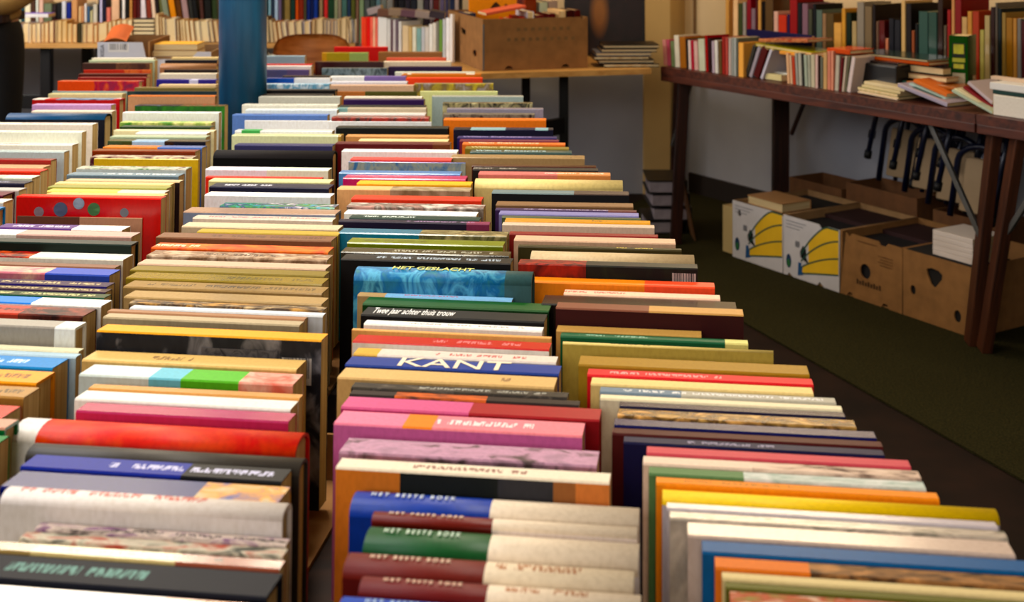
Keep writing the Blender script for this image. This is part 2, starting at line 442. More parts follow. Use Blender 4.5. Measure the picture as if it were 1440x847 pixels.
ROWS['E'] = '''72.5 534 622;a47c4c;tan brown;h
80.5 545 628;e07058;coral;p
85.7 541 635;f0dcc0;cream white;p
93 548 650;3c2450;deep purple;h
100.5 557 668;d8dcd0;pale grey green;p
103 566 677;d08c3c;tan orange;p T=f0e8d0:.5:.8
108.5 573 679;e45c34;orange coral;h
116.5 584 694;~b0a8b0,8c7c58,c8b84c;yellowish photo printed;p
127.7 592 700;d0d49c;pale yellow green;p
133.8 609 736;c0c4bc;grey white;p k=.15 c=a8b8b8
143.3 624 749;~c8c098,303028,b0a880;cream with dark picture;p
151.2 630 764;9c98a8;grey lavender;p
158.5 625 752;~2c2420,8c8478,403428;dark photo printed;p
165.6 626 768;e0861c;orange;h k=.2
178.8 640 778;2a1830*.17|90b0b8*.35|181848*.3|90b0b8*.13|201030;dark blue with light blocks;h c=18143c
191 645 783;34206c;dark purple with pale title;p
195.5 648 786;7c2c48;wine;p
199.6 652 795;d07c3c;burnt orange with pale title;p
205.5 656 800;8c7c34;olive with pale title;p
210.4 663 804;58706f;teal grey with pale title;p
216.8 637 822;b29873;wide tan;h k=.1
230.7 665 838;5c3420;brown;p
234.6 667 841;241414;very dark brown;p T=b0a8a0:.0:.35
240.5 675 858;c8807c*.6|c89060;dull pink;p T=f0e0d0:.5:.95
248.3 671 875;dcc98e;cream yellow thick rounded;r k=.25
266.4 694 884;7c8c90*.6|5c4c44;dark grey glossy;p c=1c1c24
282.7 700 890;8c7054;light brown;p
292 698 895;4c3464*.8|6c3c3c;purple with pale title;p T=b8a8c8:.2:.8
296 704 898;8c88b4;light violet;p
302.6 707 901;5c6c50;grey green;p
306.3 712 914;d8a448;gold;p T=805820:.6:.7
312 708 920;e0ccb8;pinkish cream;p k=.15
325 718 925;8c2c20;thin rust;p
330.6 726 949;d0b098;dull rose beige;p
343.5 730 958;4c4414;dark olive;p T=c8b040:.6:.85
348.3 750 975;c4b090;grey beige;r
364 732 980;~c04c34,5c2418,b83c28*.38|~2c3420,1c1c14,382418;red and black with barcode;h k=.5 c=~b84430,501c14*.38|~2c3420,1c1c14,181010
389 751 1004;e8942c*.62|e86848;orange and coral;h k=.4
406.8 795 1012;f0c8b0;pale pink with red print;p T=b03838:.0:.4
414.5 767 1034;161012;black;h
424.5 785 1044;8a5c48*.5|c8a068;dull gold topped maroon;h g=.5 c=4c1018 k=.65
457 785 986;c8a468;short tan;p
467 790 1051;1f6c4c*.88|e0d890;dark green with small print;p T=90b8a0:.1:.5
479.5 792 1087;d9c480;straw yellow with dark print;r T=302818:.2:.42 c=c8b468 k=.15
499.8 817 1134;a88830;olive gold;p k=.1 c=b09440
518 828 1141;d83c44;pinkish red;p T=f0a0a0:.1:.6
530.3 833 1141;e4cc90;pale straw;p
543.6 845 1173;8090a0*.35|b8b4a8;grey blue;p T=e0e0e0:.1:.95
554 845 1182;e8dcbc;cream;p c=e0d8c0
564 872 1186;1c1c4c;thin navy;p
574 870 1200;~c8a468,604828,e0b070;tan picture;p
588 865 1228;142064;dark navy;h
601 862 1238;5c1818;dark maroon;p
613 878 1240;1c1850;purple navy;p T=8c88a8:.25:.6 k=.1
627 910 1276;c8606c;rose pink;p
640.5 905 1290;e4cdbc|~e4cdbc,d0b8a8,502820*.6;pink cream;p
655.5 913 1297;6c8c64*.35|~a8b8b0,e0e0dc;green and silver;p
670 923 1316;e8981c;amber orange;p T=b07010:.1:.5
683 932 1396;ecca24;lemon yellow;r k=.2 c=c0b8c0
706 938 1398;c4bcc4;lavender grey;p
718 942 1411;~a8a098,c8bcb0,586058;grey picture;p
733.5 967 1416;cbb8ae;pale mauve grey;h
759 987 1465;186c9c;ocean blue;h
782 1005 1452;d88440*.3|~3c2818,c89868;orange and dark picture;p
803.5 1015 1462;d8c698;cream beige;p k=.1
818 1020 1465;74743c;dull olive;p
830 1026 1475;~d8c8b0,b05838,8c8c50;pale patterned;p
860 1040 1490;d0ccc8;light grey nearest the camera;p
'''
# ---------------------------------------------------------------- setting
WALLC = plain('wall_cream', 'cdb286', .85, .05, 3); WALL_LOW = plain('wall_pale_grey', 'a3a4ad', .8, .07, 3, bump=.1)  # wall is cream above table height, pale grey below it
OCH = plain('pilaster_ochre', 'cda868', .8, .06, 3)
OT = Vector((.681, 5.10, 0)); LT = Vector((.533, -.846, 0)).normalized(); NT = Vector((.846, .533, 0)).normalized()
def rt(s, n, z=0): return OT+LT*s+NT*n+Vector((0, 0, z))
def s_at(px, n, O=None, L=None, Nn=None):
    O, L, Nn = O or OT, L or LT, Nn or NT; k = (px-CX)/FP
    return -(O.x+n*Nn.x-k*(O.y+n*Nn.y))/(L.x-k*L.y)
fl = plain('floor_boards', '1d0e08', .7, .35, 7, spec=.12)
def struct(o, nm=None): o['kind'] = 'structure'; return o
struct(box('floor', (-3.8, -3.1, -.1), (5.6, 7.3, 0), fl))
struct(box('ceiling', (-3.8, -3.1, 3.0), (5.6, 7.3, 3.1), plain('ceiling_paint', 'd8d0c0', .9, .03)))
def wallseg(nm, a, b, z0, z1, mat, th=.08):
    a = Vector(a); b = Vector(b); d = (b-a).normalized(); nn = Vector((-d.y, d.x))*th
    return struct(prism(nm, [a, b, b+nn, a+nn], z0, z1, mat))
wallseg('wall_back', (.74, 7.06), (-3.8, 7.06), .0, .80, WALL_LOW, -.08); wallseg('wall_back', (.74, 7.06), (-3.8, 7.06), .80, 3.0, WALLC, -.08)
wallseg('wall_back', (.64, 6.26), (-.12, 6.26), 0, .80, WALL_LOW, -.6); wallseg('wall_back', (.64, 6.26), (-.12, 6.26), .80, 3.0, WALLC, -.6)
w0 = rt(-1.02, .80); w1 = rt(6.5, .80)
wallseg('wall_right', (w0.x, w0.y), (w1.x, w1.y), 0, .76, WALL_LOW, .08); wallseg('wall_right', (w0.x, w0.y), (w1.x, w1.y), .76, 3.0, WALLC, .08)
struct(box('wall_left', (-3.8, -3.1, 0), (-3.7, 7.2, 3), plain('wall_cream_b', 'c8b898', .85, .04, 3)))
struct(box('wall_front', (-3.8, -3.1, 0), (5.6, -3.0, 3), MC['wall_cream_b']))
struct(prism('trim_1', [(.64, 6.2), (.765, 6.2), (.775, 6.21), (.865, 6.34), (1.0, 6.62), (.64, 6.62)], 0, 3.0, OCH))
tr = plain('board_beige', 'c8a880', .8, .05, 4)
struct(beam('trim_2', rt(s_at(976, .79), .793, .76), rt(s_at(976, .79), .793, 2.9), .012, .012, plain('trim_brown', '7a5830', .6)))
struct(beam('baseboard_right', rt(-.9, .792, .05), rt(4.5, .792, .05), .015, .1, plain('skirting_dark', '221812', .6)))
# green carpet laid along the side table
ca = unp(1045, 455, 0); cb = unp(1440, 680, 0); dcb = (cb-ca).normalized()
c0 = ca-dcb*1.45; c1 = cb+dcb*2.0
m, nt, b = mnodes('carpet_green', 1.0, .05); tc = N(nt, 'ShaderNodeTexCoord')
f = noise(nt, 160, 3, tc.outputs['Object']); g2 = noise(nt, 4, 4, tc.outputs['Object'])
nt.links.new(mixc(nt, mathn(nt, 'MULTIPLY', g2, .6), ramp(nt, f, [(.3, srgb('1c1b0e')), (.7, srgb('3a361c'))]), srgb('25210f')), b.inputs['Base Color'])
bn = N(nt, 'ShaderNodeBump'); bn.inputs['Strength'].default_value = .8; bn.inputs['Distance'].default_value = .004
nt.links.new(f, bn.inputs['Height']); nt.links.new(bn.outputs[0], b.inputs['Normal'])
e0 = rt(-1.0, .78); e1 = rt(5.6, .78)
cp = prism('carpet', [(c0.x, c0.y), (c1.x, c1.y), (e1.x, e1.y), (e0.x, e0.y)], .001, .007, m)
tag(cp, 'dark olive green carpet lying on the floor along the side table', 'carpet')
# blue steel post
pc = (-.676, 3.215)
bm = bmesh.new(); bmesh.ops.create_cone(bm, cap_ends=True, segments=40, radius1=.0585, radius2=.0605, depth=3.0, matrix=Matrix.Translation((pc[0], pc[1], 1.5)))
me = bm_mesh('pillar', bm)
for p in me.polygons: p.use_smooth = len(p.vertices) == 4
pm, nt, b = mnodes('post_blue', .38, .5); tc = N(nt, 'ShaderNodeTexCoord')
nt.links.new(ramp(nt, noise(nt, 2.5, 6, mapping(nt, tc.outputs['Object'], (6, 6, 1))), [(.3, srgb('0a3f62')), (.72, srgb('156a98'))]), b.inputs['Base Color'])
bn = N(nt, 'ShaderNodeBump'); bn.inputs['Strength'].default_value = .3; bn.inputs['Distance'].default_value = .003
nt.links.new(noise(nt, 9, 3, tc.outputs['Object']), bn.inputs['Height']); nt.links.new(bn.outputs[0], b.inputs['Normal'])
po = link('pillar', me, [pm]); po['kind'] = 'structure'
# ---------------------------------------------------------------- tables
DW = wood('table_dark_wood', '140906', '2c160c', .8); PINE = wood('table_pine', 'b07c3c', 'd8a45c'); BLK = plain('black_steel', '0c0a0c', .4, .1)
MAH = wood('table_mahogany', '2e110a', '5a2816'); STEEL = plain('strut_steel', '6c6a66', .4, .15, metal=.7)
def table(name, label, corners, z=.74, th=.03, top=DW, legm=BLK, legw=.045, inset=.06, apron=0, legs=None, rail=False):
    """corners: 4 plan points; empty at the middle of the footprint"""
    c = sum((Vector(p) for p in corners), Vector((0, 0)))/len(corners)
    t = empty(name, (c.x, c.y, 0)); tag(t, label, 'table')
    loc = [(p[0]-c.x, p[1]-c.y) for p in corners]
    prism('tabletop', loc, z-th, z, top).parent = t
    legs = legs or [Vector(p)*(1-inset/max(.01, Vector(p).length)) for p in loc]
    for p in legs:
        box('leg', (p[0]-legw/2, p[1]-legw/2, 0), (p[0]+legw/2, p[1]+legw/2, z-th), legm, bev=.003).parent = t
    if apron:
        n = len(loc); k = .04
        for i in range(n):
            a = Vector(loc[i])*(1-k); b2 = Vector(loc[(i+1) % n])*(1-k)
            beam('apron', (a.x, a.y, z-th-apron/2), (b2.x, b2.y, z-th-apron/2), .02, apron, top).parent = t
    if rail:
        a, b2 = legs[rail[0]], legs[rail[1]]
        beam('stretcher', (a[0], a[1], .45), (b2[0], b2[1], .45), .03, .07, legm).parent = t
    return t
def rowx(px, y, z=.9): return unp(px, y, z)
def axis_rect(cx0, y0, y1, hl, hr, sl=-.15):
    """rectangle along the slanting rows"""
    d = Vector((sl, 1)).normalized(); r = Vector((d.y, -d.x)); o = Vector((cx0, y0)); L = (y1-y0)/d.y
    return [tuple(o-r*hl), tuple(o+r*hr), tuple(o+r*hr+d*L), tuple(o-r*hl+d*L)]
table('trestle_table', 'dark table nearest the camera under the three right-hand book rows', axis_rect(.02, .55, 2.72, .37, .40), rail=(0, 1), apron=.06)
table('trestle_table', 'dark table beyond the blue post under the far ends of three rows', axis_rect(-.27, 2.76, 4.6, .245, .40), rail=(0, 1), apron=.06)
table('trestle_table', 'dark table nearest the camera under the two left-hand book rows', axis_rect(-.72, .55, 2.72, .55, .25), rail=(0, 1), apron=.06)
table('trestle_table', 'dark table left of the blue post under the far left rows', axis_rect(-1.10, 2.76, 4.5, .05, .24), rail=(0, 1), apron=.06)
# ---------------------------------------------------------------- the five rows of books
RP = dict(A='leftmost row', B='second row from left', C='middle row', D='fourth row from left', E='rightmost row')
TXT = {('D', 'blue and cream volume'): [('HET BESTE BOEK', -.44, .44, 'c8d4e8', .30)], ('D', 'narrow brown and cream volume'): [('HET BESTE BOEK', -.44, .42, 'e0c0a8', .4)],
       ('D', 'green and cream volume'): [('HET BESTE BOEK', -.44, .42, 'c8e0cc', .3)],
       ('D', 'brown and cream volume'): [('HET BESTE BOEK', -.42, .42, 'e0c0a8', .28)], ('D', 'red-brown and cream volume'): [('HET BESTE BOEK', -.42, .42, 'e0b8a0', .28)],
       ('D', 'bright blue and cream volume'): [('HET BESTE BOEK', -.42, .42, 'a8c4e8', .28)],
       ('D', 'royal blue'): [('KANT', -.27, .54, 'ead8bc', 1.0)], ('D', 'sky blue with yellow title'): [('HET GESLACHT', -.3, .52, 'd8d878', .42)],
       ('D', 'black with white title'): [('Twee jaar achter thuis trouw', -.45, .54, 'f0f0f0', .75)],
       ('E', 'dark purple with pale title'): [('William Shakespeare', -.45, .8, '9c8cc8', .6)], ('E', 'burnt orange with pale title'): [('William Shakespeare', -.45, .8, 'f0d8b0', .6)],
       ('E', 'olive with pale title'): [('William Shakespeare', -.45, .8, 'd8cc90', .6)], ('E', 'teal grey with pale title'): [('William Shakespeare', -.45, .8, 'b0c4c0', .6)]}
LEAN = math.radians(3.0)
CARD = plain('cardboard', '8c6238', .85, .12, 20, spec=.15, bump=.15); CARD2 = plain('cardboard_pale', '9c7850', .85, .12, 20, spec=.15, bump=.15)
extent = {}                     # carton bookkeeping: row -> list of (v, left, right)
WALLV = [1.32, 1.80, 2.28, 2.74, 3.22, 3.70]
idx = 0
for rk, txt in ROWS.items():
    items = []
    for ln in txt.strip().split('\n'):
        a, spec, desc, opt = ln.split(';'); y, xl, xr = map(float, a.split())
        items.append((y, xl, xr, spec, desc, opt.split()))
    vnear = -9; ext = []; counts = {}; seen = {}; made = []
    for it in items: counts[it[4]] = counts.get(it[4], 0)+1
    for j in range(len(items)-1, -1, -1):
        y, xl, xr, spec, desc, opt = items[j]; idx += 1
        style = opt[0]; od = dict(p.split('=') for p in opt[1:] if '=' in p)
        kf = float(od['k']) if 'k' in od else .06
        mm = mcoef(y)
        def left(Z): return (xl-CX)*Z/FP
        Zn = FP*HN/(y-H0)
        vn = Zn+mm*left(Zn)
        tmin = .0065 if style == 'p' else .010
        start = max(vnear+.0012, vn-.30) if vnear > -5 else vn-.035
        for wv in WALLV:
            if start-.004 < wv < max(vn, start+tmin)+.002: start = max(start, wv+.012) if wv-start < .03 else start
        sp = vn-start
        if kf > .35: T = min(.038 if style == 'r' else .026, max(tmin, (1-kf)*max(sp, .02))); v = min(vn, start+.004+T) if sp > T else start+T
        else:
            T = (1-kf)*sp; T = max(tmin, min(T, .05 if style == 'r' else .042 if style == 'h' else .034))
            v = vn if sp > tmin else start+T
        if sp < tmin: v = start+T
        for wv in WALLV:
            if v-T < wv+.006 < v+.006: T = max(.006, v-wv-.010)
        Z = v/(1+mm*(xl-CX)/FP)
        zt = CZ-Z*(y-H0)/FP
        D = (zt-BASE)/math.cos(LEAN)
        X = left(Z); k2 = (xr-CX)/FP
        # right end on the spine line (X+Hc, Z-mm*Hc)
        Hx = (k2*Z-X)/(1+mm*k2); Hh = Hx*math.hypot(1, mm)
        yaw = -math.atan(mm)
        R = Matrix.Rotation(yaw, 4, 'Z') @ Matrix.Rotation(-LEAN, 4, 'X')
        P = Vector((X, Z, zt)); loc = P-R @ Vector((-Hh/2, T/2, D)); M = Matrix.Translation(loc) @ R
        mark = None
        if 'T' in od: hx, a, z2 = od['T'].split(':'); mark = (hx, float(a), float(z2))
        g = float(od['g']) if 'g' in od else None
        o = make_book(Hh, D, T, style, spec, od.get('c', spec), M, mark, idx, g)
        for (s, x0, wd, hx, sz) in TXT.get((rk, desc), ()):
            text_on(o, s, x0*Hh, (.0 if sz < .9 else 0), D+.0004, T*sz*1.3*(.62 if s[:5] == 'HET B' else 1), hx, width=wd*Hh*(.85 if s[:5] == 'HET B' else 1), bold=.0002, space=1.7 if s[:5] == 'HET B' else 1.0)
        nm = desc.replace(' with ', ' book with ', 1) if ' with ' in desc else desc+('' if 'volume' in desc else ' book')
        seen[desc] = seen.get(desc, 0)+1
        if counts[desc] > 1: nm = ORD[seen[desc]-1]+' '+nm+' from the front'
        lab = nm+' in the '+RP[rk]
        if j > 0:
            more = lab+', just in front of the '+items[j-1][4]+' one'
            if len(more.split()) <= 16: lab = more
        if len(lab.split()) <= 10: lab += ' of tabletop books'
        tag(o, lab, 'book', 'spine-up books in the '+RP[rk])
        ext.append((v, X, X+Hx, Z)); made.append(o)
        vnear = v
    extent[rk] = ext
# extra pictures and tags on single books
def find(desc_part):
    for o in sc.objects:
        if o.get('label', '').startswith(desc_part): return o
def face_patch(o, name, x0, x1, z0, z1, hexc, off=.0006, front=True, disc=False):
    """flat print on the front cover of a book (local x, z)"""
    h = -max(abs(v.co.y) for v in o.data.vertices)-off
    bm = bmesh.new()
    if disc:
        cx_, cz_, r = (x0+x1)/2, (z0+z1)/2, (x1-x0)/2
        vs = [bm.verts.new((cx_+r*math.cos(t), h, cz_+r*math.sin(t))) for t in [2*math.pi*k/16 for k in range(16)]]
    else: vs = [bm.verts.new(p) for p in ((x0, h, z0), (x1, h, z0), (x1, h, z1), (x0, h, z1))]
    f = bm.faces.new(vs); bmesh.ops.solidify(bm, geom=[f], thickness=.0003)
    p = link(name, bm_mesh(name, bm), [hexc if not isinstance(hexc, str) else plain('print_'+hexc, hexc, .45, .05)]); p.parent = o; return p
def barcode_mat():
    if 'barcode' in MC: return MC['barcode']
    m, nt, b = mnodes('barcode', .5, .4); tc = N(nt, 'ShaderNodeTexCoord')
    f = noise(nt, 1, 0, mapping(nt, tc.outputs['Generated'], (38, 0, 0)))
    s = N(nt, 'ShaderNodeSeparateXYZ'); nt.links.new(tc.outputs['Generated'], s.inputs[0])
    inn = mathn(nt, 'MULTIPLY', mathn(nt, 'GREATER_THAN', f, .5), mathn(nt, 'MULTIPLY', mathn(nt, 'GREATER_THAN', s.outputs[2], .25), mathn(nt, 'LESS_THAN', mathn(nt, 'ABSOLUTE', mathn(nt, 'SUBTRACT', s.outputs[0], .5)), .42)))
    nt.links.new(mixc(nt, inn, srgb('e8e4e0'), srgb('303040')), b.inputs['Base Color']); MC['barcode'] = m; return m
rb = find('bright red book with coloured discs')
if rb:
    D = max(v.co.z for v in rb.data.vertices); H2 = max(v.co.x for v in rb.data.vertices)
    for fx, fz, r, c in ((-.68, .022, .0075, 'b09aa8'), (-.38, .018, .0105, '6a78a0'), (-.13, .009, .0085, 'a8bcd8'), (.08, .017, .0095, '5c9c60'), (.5, .021, .0065, '9aa0b0')):
        face_patch(rb, 'cover_disc', fx*H2-r, fx*H2+r, D-fz-r, D-fz+r, c, disc=True)
yb = find('strong yellow book')
if yb:
    D = max(v.co.z for v in yb.data.vertices); H2 = max(v.co.x for v in yb.data.vertices)
    face_patch(yb, 'barcode_label', H2*.66, H2*.92, D-.044, D-.018, barcode_mat())
    face_patch(yb, 'portrait_print', -H2*.05, H2*.62, D-.045, D-.012, cover_mat('~6c6c74,8c8c94,585860', .4, None, 3))
bb = find('red and black book with barcode')
if bb:
    D = max(v.co.z for v in bb.data.vertices); H2 = max(v.co.x for v in bb.data.vertices)
    face_patch(bb, 'barcode_label', H2*.72, H2*.98, D-.026, D-.006, barcode_mat())
gt = find('white book with green tag')
if gt:
    D = max(v.co.z for v in gt.data.vertices); H2 = max(v.co.x for v in gt.data.vertices); T2 = max(v.co.y for v in gt.data.vertices)
    box('green_tag', (-H2*.86, -T2-.0005, D-.006), (-H2*.48, T2*.6, D+.0006), plain('print_green', '2c9a44', .5)).parent = gt
ph = find('photo strip and red')
if ph:
    D = max(v.co.z for v in ph.data.vertices); H2 = max(v.co.x for v in ph.data.vertices); T2 = max(v.co.y for v in ph.data.vertices)
    text_on(ph, 'A', H2*.82, 0, D+.0005, .03, 'f4e0e0')
sw = find('salmon pink book')
# cardboard cartons that hold the rows
ROWN = ['A', 'B', 'C', 'D', 'E']
def carton(vs0, vs1, rk, label, hgt=.105):
    th = .004
    def span(r, pad=0): return [e for e in extent[r] if vs0-pad <= e[0] <= vs1+pad]
    pts = span(rk)
    if len(pts) < 2: return False
    mm = .134 if vs1 < 1.7 else .10 if vs1 < 2.4 else .05; i = ROWN.index(rk)
    lo = [e[1] for e in pts]; hi = [e[2] for e in pts]
    xl, xr = min(lo)-.003, max(hi)+.003; pl, pr = True, True
    if i > 0 and span(ROWN[i-1], .06):
        nb = max(e[2] for e in span(ROWN[i-1], .06))
        if xl-nb < .012: xl = max(lo)+.012; pl = False
    if i < 4 and span(ROWN[i+1], .06):
        nb = min(e[1] for e in span(ROWN[i+1], .06))
        if nb-xr < .012: xr = min(hi)-.012; pr = False
    if rk == 'C': pr = False; xr = min(hi)-.012
    if i in (0, 4): xl, xr = max(lo)+.01, min(hi)-.01; pl = pr = False
    L = xr-xl; d = vs1-vs0-.008
    if L < .05: return False
    yaw = -math.atan(mm); o = empty('book_carton', (xl, vs0+.004-mm*xl, .7405), yaw)
    tag(o, label, 'carton', 'cartons holding the rows of books')
    for nm, a, b2, on in (('base', (0, 0, 0), (L, d, .004), 1), ('end_panel', (0, 0, .004), (L, th, hgt), 1), ('end_panel', (0, d-th, .004), (L, d, hgt), 1),
                       ('side_panel', (-.003, 0, 0), (0, d, hgt), pl), ('side_panel', (L, 0, 0), (L+.003, d, hgt), pr)):
        if on: box(nm, a, b2, CARD).parent = o
    return True
names = ['nearest the camera', 'second from the camera', 'third from the camera', 'fourth from the camera', 'fifth from the camera', 'sixth from the camera', 'farthest from the camera']
for rk, gl in (('C', 'middle row'), ('D', 'fourth row from left'), ('E', 'rightmost row'), ('B', 'second row from left'), ('A', 'leftmost row')):
    kk = 0
    for a, b2 in zip([.90]+WALLV, WALLV+[4.2]):
        if carton(a, b2, rk, 'brown cardboard carton under the books of the %s, %s' % (gl, names[kk]), .052): kk += 1
# ---------------------------------------------------------------- upright and lying books elsewhere
page_mat('page_light', 'cca76c', 'ead6a8')  # paler copy: light on pages facing the camera put into the colour
def shelf_book(P, L, Nn, Hh, D, T, lean, spec, style='h', pages_out=False, seed=0, pages='page_light'):
    """P = bottom corner nearest the viewer at the low-L side; spine (or page edges) towards -Nn"""
    Z = Vector((0, 0, 1)); dl = math.radians(lean)
    up = Z*math.cos(dl)+L*math.sin(dl); Lp = L*math.cos(dl)-Z*math.sin(dl)
    P = P+Z*(max(0, T*math.sin(dl))+.0005)
    if pages_out: z = -Nn*-1; z = Nn; x = up; y = z.cross(x); org = P+Lp*(T/2)+up*(Hh/2)
    else: z = -Nn; x = up; y = z.cross(x); org = P+Lp*(T/2)+up*(Hh/2)+Nn*D
    M = Matrix((x, y, z)).transposed().to_4x4(); M.translation = org
    return make_book(Hh, D, T, style, spec, spec, M, None, seed, pages=pages)
def flat_book(P, L, Nn, Hh, D, T, spec, style='h', side='pages', seed=0, rz=0, along=True, tilt=0, pages='page_light', cspec=None):
    """book lying flat; P = near low-L bottom corner; side towards the viewer: 'pages' (fore-edge) or 'spine' (long side),
    along=False: the short head/tail side (D) faces the viewer"""
    Z = Vector((0, 0, 1)); q = Matrix.Rotation(math.radians(rz), 3, 'Z'); L = q @ L; Nn = q @ Nn
    if tilt:
        t = Matrix.Rotation(math.radians(tilt), 3, Nn); L = t @ L; Z = t @ Z
    if along:
        z = Nn if side == 'pages' else -Nn; x = L if side == 'spine' else L
        y = z.cross(x); org = P+L*(Hh/2)+Z*(T/2)+(Vector((0, 0, 0)) if side == 'pages' else Nn*D)
    else:
        z = L; x = Nn; y = z.cross(x); org = P+Nn*(Hh/2)+Z*(T/2)
    M = Matrix((x, y, z)).transposed().to_4x4(); M.translation = org
    return make_book(Hh, D, T, style, spec, cspec or spec, M, None, seed, pages=pages)
def name_rows(made, where, frm, cat='book', group=None):
    """made = [(object, description)] in order; labels single out by look, then by count"""
    n = {}; k = {}
    for o, d in made: n[d] = n.get(d, 0)+1
    for o, d in made:
        k[d] = k.get(d, 0)+1
        base = d if n[d] == 1 else ORD[k[d]-1]+' '+d+' '+frm
        tag(o, base+' '+where, cat, group)
# --- back tables
XL = Vector((1, 0, 0)); YN = Vector((0, 1, 0))
ZT1 = 6.2
table('long_table', 'pine-topped table with black legs along the back wall', [(-3.2, ZT1), (-.76, ZT1), (-.76, 6.95), (-3.2, 6.95)], top=PINE, th=.022, legs=[(-.30, -.30), (-.03, -.30), (1.1, -.3), (-1.1, -.3), (1.1, .3), (-1.1, .3), (-.3, .3)], legw=.05, rail=(0, 3))
t2 = table('corner_table', 'pine-topped table with black legs under the big cardboard box', [(-.30, 4.93), (.56, 5.14), (.38, 5.98), (-.60, 6.19), (-.72, 6.04)], top=PINE, th=.022, legw=.04,
      legs=[(-.12, -.62), (.36, -.12), (-.42, .33), (.20, .25)], rail=(0, 1))
def parse_tok(tk):
    f = tk.split(); c = next(i for i, q in enumerate(f) if i >= 3 and len(q) == 6 and all(k in '0123456789abcdef' for k in q))
    lean = 0; rest = f[3:c]+f[c+1:]
    out = []
    for q in rest:
        if q.lstrip('-').isdigit() and not out: lean = float(q)
        else: out.append(q)
    return float(f[0]), float(f[1]), float(f[2]), f[c], lean, ' '.join(out)
def px_row(tokens, Z, n=0, where='', frm='from the left', group='', pages=False, top_default=None, D=.12, zb=.74, style='h', hs=None):
    made = []; prev = None
    for i, tk in enumerate(tokens):
        x0, x1, yt, spec, lean, desc = parse_tok(tk); po = pages and not desc.startswith('S '); desc = desc.replace('S ', '', 1) if desc.startswith('S ') else desc
        Xa = (x0-CX)*Z/FP; Xb = (x1-CX)*Z/FP; T = max(.005, (Xb-Xa)*math.cos(math.radians(lean))-.001)
        Hh = max(.08, CZ-(yt-H0)*Z/FP-zb)/math.cos(math.radians(lean))
        o = shelf_book(Vector((Xa, Z+n, zb)), XL, YN, Hh, D, T, lean, spec, 'h' if T > .012 else 'p', po, seed=i+3)
        made.append((o, desc))
    name_rows(made, where, frm, group=group)
    return made
PG = 'c9a878'
front = ['18 24 34 d0a878 worn tan paperback', '24 31 34 b88c60 ochre paperback', '31 41 33 b0a8b0 pale grey paperback', '41 44 34 6a3a28 thin red-brown paperback', '44 50 34 d8b080 cream paperback',
 '50 57 33 c8c0b0 greyish paperback', '57 62 33 a87040 tan paperback', '62 68 32 e0b880 cream paperback', '68 76 30 8a2c20 red-edged paperback', '76 80 29 6c4838 thin brown paperback', '80 86 29 d8c090 cream paperback', '86 94 29 c89c58 golden tan paperback',
 '94 101 33 c8a068 golden tan paperback', '101 108 34 d0a070 tan paperback', '108.5 115 33 4c4428 S dark olive book', '115.5 121 34 c8b898 cream paperback', '121 131 34 cc9c78 pinkish tan paperback', '131 137 35 c49460 tan paperback', '137 151 33 b87840 orange tan paperback',
 '151 157 31 c09860 tan paperback', '157 163 29 cca068 tan paperback', '163 170 29 b08030 ochre paperback', '170 178 28 d0a878 tan paperback', '178 186 28 c09c70 tan paperback',
 '219 224 20 -2 e0c8a0 tall cream paperback', '225 229 23 -3 b88c50 tan paperback', '230 233 25 -3 c8a068 tan paperback', '234 248 27 -3 d8ccb8 wide cream paperback', '249 253 28 -3 a07848 thin brown paperback', '254 258 28 -4 c09c68 tan paperback',
 '258.5 262 28 -5 c8a470 tan paperback', '262.5 268 29 -6 d0b080 tan paperback', '268.5 275 29 -6 b88850 ochre paperback', '276 283 30 -6 d4c4a4 cream paperback', '283.5 295 30 -6 d8ccb4 wide cream paperback', '296 302 30 -8 b0a090 greyish paperback', '303 309 30 -8 c4a078 tan paperback']
px_row(front, ZT1+.03, 0, 'on the back table left of the post', group='paperbacks with page edges out on the back table', pages=True, D=.11)
front2 = ['374 379 24 806c50 -3 dull brown paperback', '380 385 28 -5 a89c88 grey paperback', '386 391 31 -7 d8b890 cream paperback', '392 398 31 -7 c08c54 tan paperback', '399 405 31 -7 dcd0c0 white paperback', '406 416 31 -4 c8a898 pinkish paperback', '417 426 31 -4 d0c4b0 cream paperback', '427.5 437 31 -2 d0ccd8 pale lilac paperback',
 '438 443 28 c4a078 tan paperback', '444 454 27 c8b088 cream paperback', '455 459 28 c8b8a8 grey paperback', '460 464 29 d8ccc0 white paperback', '465 469 29 c8b0a0 pinkish paperback', '470 474 29 d8d0c8 white paperback', '474.5 478 28 a8947c grey paperback', '478.5 487 26 ccb48c cream paperback', '487.5 491 26 a08c80 grey paperback', '492 498 28 -6 b8b8bc light grey paperback', '499 505 27 -6 d0d0d8 light grey paperback']
px_row(front2, ZT1+.03, 0, 'on the back table right of the post', group='paperbacks with page edges out on the back table', pages=True, D=.11)
